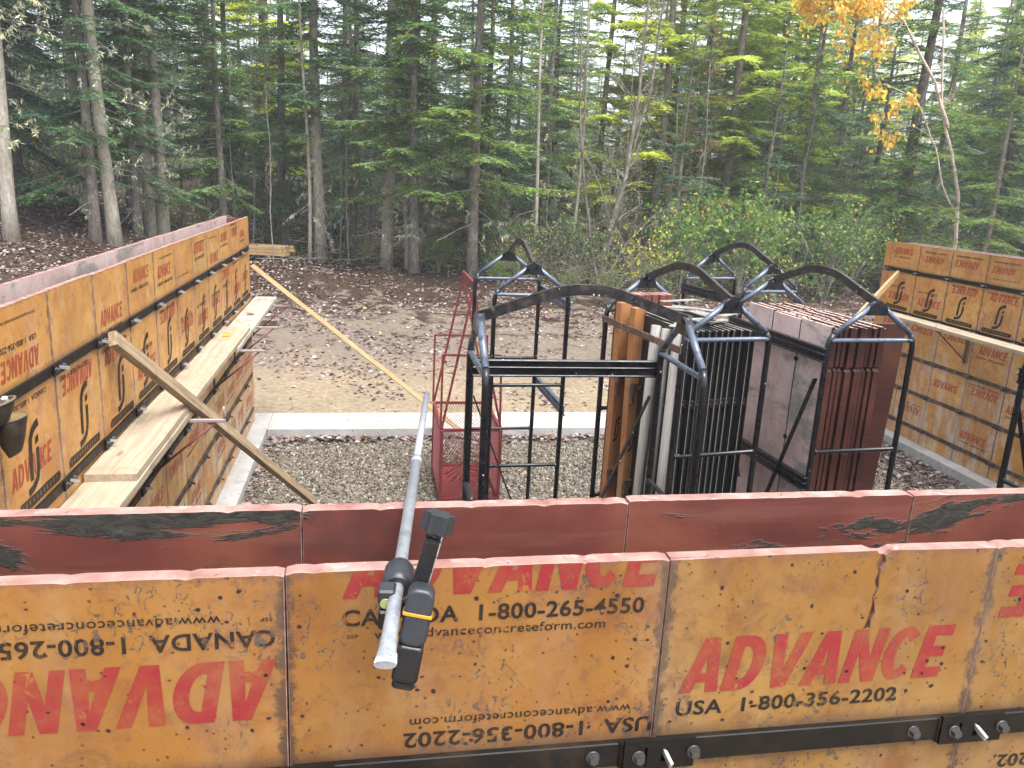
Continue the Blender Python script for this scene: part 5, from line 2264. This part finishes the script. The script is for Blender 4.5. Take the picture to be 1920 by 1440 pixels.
SH = [shrub(31, 'shrub', 1700, 1.6, .10, 9), shrub(32, 'shrub', 1700, 2.2, .10, 9), shrub(33, 'shrubyellow', 600, 1.5, .08), shrub(34, 'brush', 1300, 1.5, .09), shrub(35, 'shrubyellow', 450, 2.0, .085)]
for k, (q, x, y, s, lab) in enumerate([
    (2, 6.9, 20.3, 1.0, 'yellow-green bush behind the gap between the empty and middle racks'),
    (0, 8.3, 20.6, 1.1, 'leafy green bush over the middle rack handle'),
    (0, 9.9, 20.4, 1.25, 'green bush above the red panel stack'),
    (1, 10.9, 21.4, 1.0, 'tall green bush left of the right form wall'),
    (4, 11.6, 22.8, 1.05, 'tall yellowing bush left of the right form wall'),
    (1, 12.4, 20.2, 1.05, 'green bush touching the left end of the right form wall skyline'),
    (3, 13.6, 21.0, 1.2, 'dull green bush above the right form wall'),
    (0, 15.1, 21.6, 1.1, 'green bush at the foot of the pale birch'),
    (2, -6.9, 22.2, 1.0, 'yellow bush between the trunks behind the mound'),
    (4, -8.3, 23.4, .9, 'yellow-green bush at the back of the mound'),
    (2, -4.6, 24.2, .7, 'low yellowing bush behind the left wall, below the pale trunk'),
    (2, 3.9, 21.2, .62, 'small yellowish bush right of the red basket trunk'),
    (0, 1.9, 22.4, .50, 'small green bush at the foot of the close pair of trunks'),
    (0, 3.3, 20.6, .35, 'tiny bright green weed clump at the clearing edge'),
    (2, -.2, 23.3, .40, 'tiny yellow-leaved seedling left of the thick pale-brown trunk'),
    (3, 5.6, 21.4, 1.0, 'dull green bush under the tangled maple'),
    (3, 4.6, 22.6, .9, 'dull green bush behind the empty rack'),
    (4, 9.2, 22.2, 1.0, 'yellowing tall bush behind the young fir'),
    (3, 4.75, 18.7, .48, 'low dark brush clump behind the arched bar of the nearest rack'),
    (3, 5.7, 18.4, .55, 'low dark brush clump left of the middle rack handle'),
    (3, 7.1, 18.9, .6, 'dull brush clump right behind the middle rack handle'),
]):
    plant('bush', lab, 'bush', x, y, SH[q], 'bushes at the wood edge', rng.uniform(0, 6), s)

# thin saplings that nothing tells apart
sap = branching(55, [([(0, 0, 0), (.05, .02, 1.6), (.0, .05, 3.2), (.12, .0, 5.4)], .022, .008, 8)], 'brush', 160, .07, 'twig', .5, 2, leafy_from=.3)
for k in range(80):
    x = rng.uniform(-9, 18)
    y = rng.uniform(22.6, 31)
    t = plant('sapling', 'thin grey bare sapling among the conifers', 'sapling', x, y, sap, 'thin bare saplings in the wood', rng.uniform(0, 6), rng.uniform(.6, 1.3))

# the wood behind, one mass
def back_wood():
    order = ['fir', 'fir_high', 'spruce', 'hemlock', 'larch', 'big_spruce']
    pts, rot, scl, kd = [], [], [], []
    r = np.random.default_rng(77)
    tries = 0
    while len(pts) < 210 and tries < 9000:
        tries += 1
        y = r.uniform(28.5, 78)
        x = r.uniform(-.52 * y - 4, .88 * y + 6)
        if any((p[0] - x) ** 2 + (p[1] - y) ** 2 < 2.4 for p in pts):
            continue
        pts.append((x, y, float(gh(x, y)) - .05))
        rot.append((0, 0, r.uniform(0, 6.28)))
        s = r.uniform(.75, 1.1)
        k = int(r.choice(6, p=[.28, .16, .27, .22, .02, .05]))
        if x > .40 * y and y > 34 and r.random() < .35:
            k = 4
        scl.append((s, s, s * r.uniform(.85, 1.05)))
        kd.append(k)
    o = instancer('background_forest', pts, rot, scl, kd, [SRC[k] for k in order])
    tag(o, 'dense mixed conifer wood filling the background behind the clearing', kind='stuff')


back_wood()


# dead sticks and low brush on the wood floor
def undergrowth():
    b = MB()
    for k in range(1500):
        x, y = rng.uniform(-13, 24), 22.2 + 14 * rng.random() ** 1.4
        if x < -2 and y < 23.5 and rng.random() < .6:
            continue
        z = float(gh(x, y))
        L = rng.uniform(.3, 1.8)
        az, el = rng.uniform(0, 6.28), rng.uniform(-.05, .9) * rng.random()
        d = Vector((math.cos(az) * math.cos(el), math.sin(az) * math.cos(el), math.sin(el)))
        p = Vector((x, y, z + rng.uniform(.0, .25)))
        r_ = rng.uniform(.005, .018)
        mid = p + d * L * .5 + Vector((rng.gauss(0, .05), rng.gauss(0, .05), rng.gauss(.03, .05)))
        b.tube([p, mid, p + d * L], [r_, r_ * .8, r_ * .4], 3, 0, cap=False)
    o = obj('debris', b, mats=['twig'])
    tag(o, 'dead sticks and broken boughs littering the wood floor', kind='stuff')
    n = 42000
    x = nrng.uniform(-14, 28, n)
    y = 22.8 + nrng.uniform(0, 1, n) ** 1.3 * 13
    right = np.clip((x - 3) / 5, 0, 1)
    h = nrng.uniform(0, 1, n) ** 1.5 * (.45 + 1.5 * right)
    cl = np.sin(x * 2.1 + np.sin(y * 2)) * np.sin(y * 1.7 + .5 * x) + .6 * np.sin(x * 5.3 + y * 3)
    keep = nrng.uniform(0, 1, n) < np.clip(.25 + .35 * right + .45 * cl, .02, 1)
    x, y, h = x[keep], y[keep], h[keep]
    m = len(x)
    P = np.stack([x, y, gh(x, y) + h], -1)
    D = unit(nrng.normal(0, 1, (m, 3)) * np.array([1, 1, .5]))
    S = unit(np.cross(D, nrng.normal(0, .6, (m, 3)) + np.array([0, 0, 1.])))
    V, Q = diamonds(P, D, S, .10 * nrng.uniform(.6, 1.3, m), .055 * nrng.uniform(.7, 1.3, m))
    o = obj('undergrowth', fast_mesh('undergrowth', V, Q, [M['brush']]))
    tag(o, 'low green and brown undergrowth between the trunks', kind='stuff')


undergrowth()

# faint moist air of an overcast autumn day
hm = bpy.data.materials.new('moist_air')
hm.use_nodes = True
ht = hm.node_tree
for n in list(ht.nodes):
    ht.nodes.remove(n)
ho = ht.nodes.new('ShaderNodeOutputMaterial')
hv = ht.nodes.new('ShaderNodeVolumePrincipled')
hv.inputs['Color'].default_value = (.93, .96, 1.0, 1)
hv.inputs['Density'].default_value = .0017
hv.inputs['Anisotropy'].default_value = .2
ht.links.new(hv.outputs[0], ho.inputs['Volume'])
b = MB()
b.box((10, 65, 9), (210, 180, 28))
o = obj('haze', b)
o.data.materials.append(hm)
tag(o, kind='stuff')
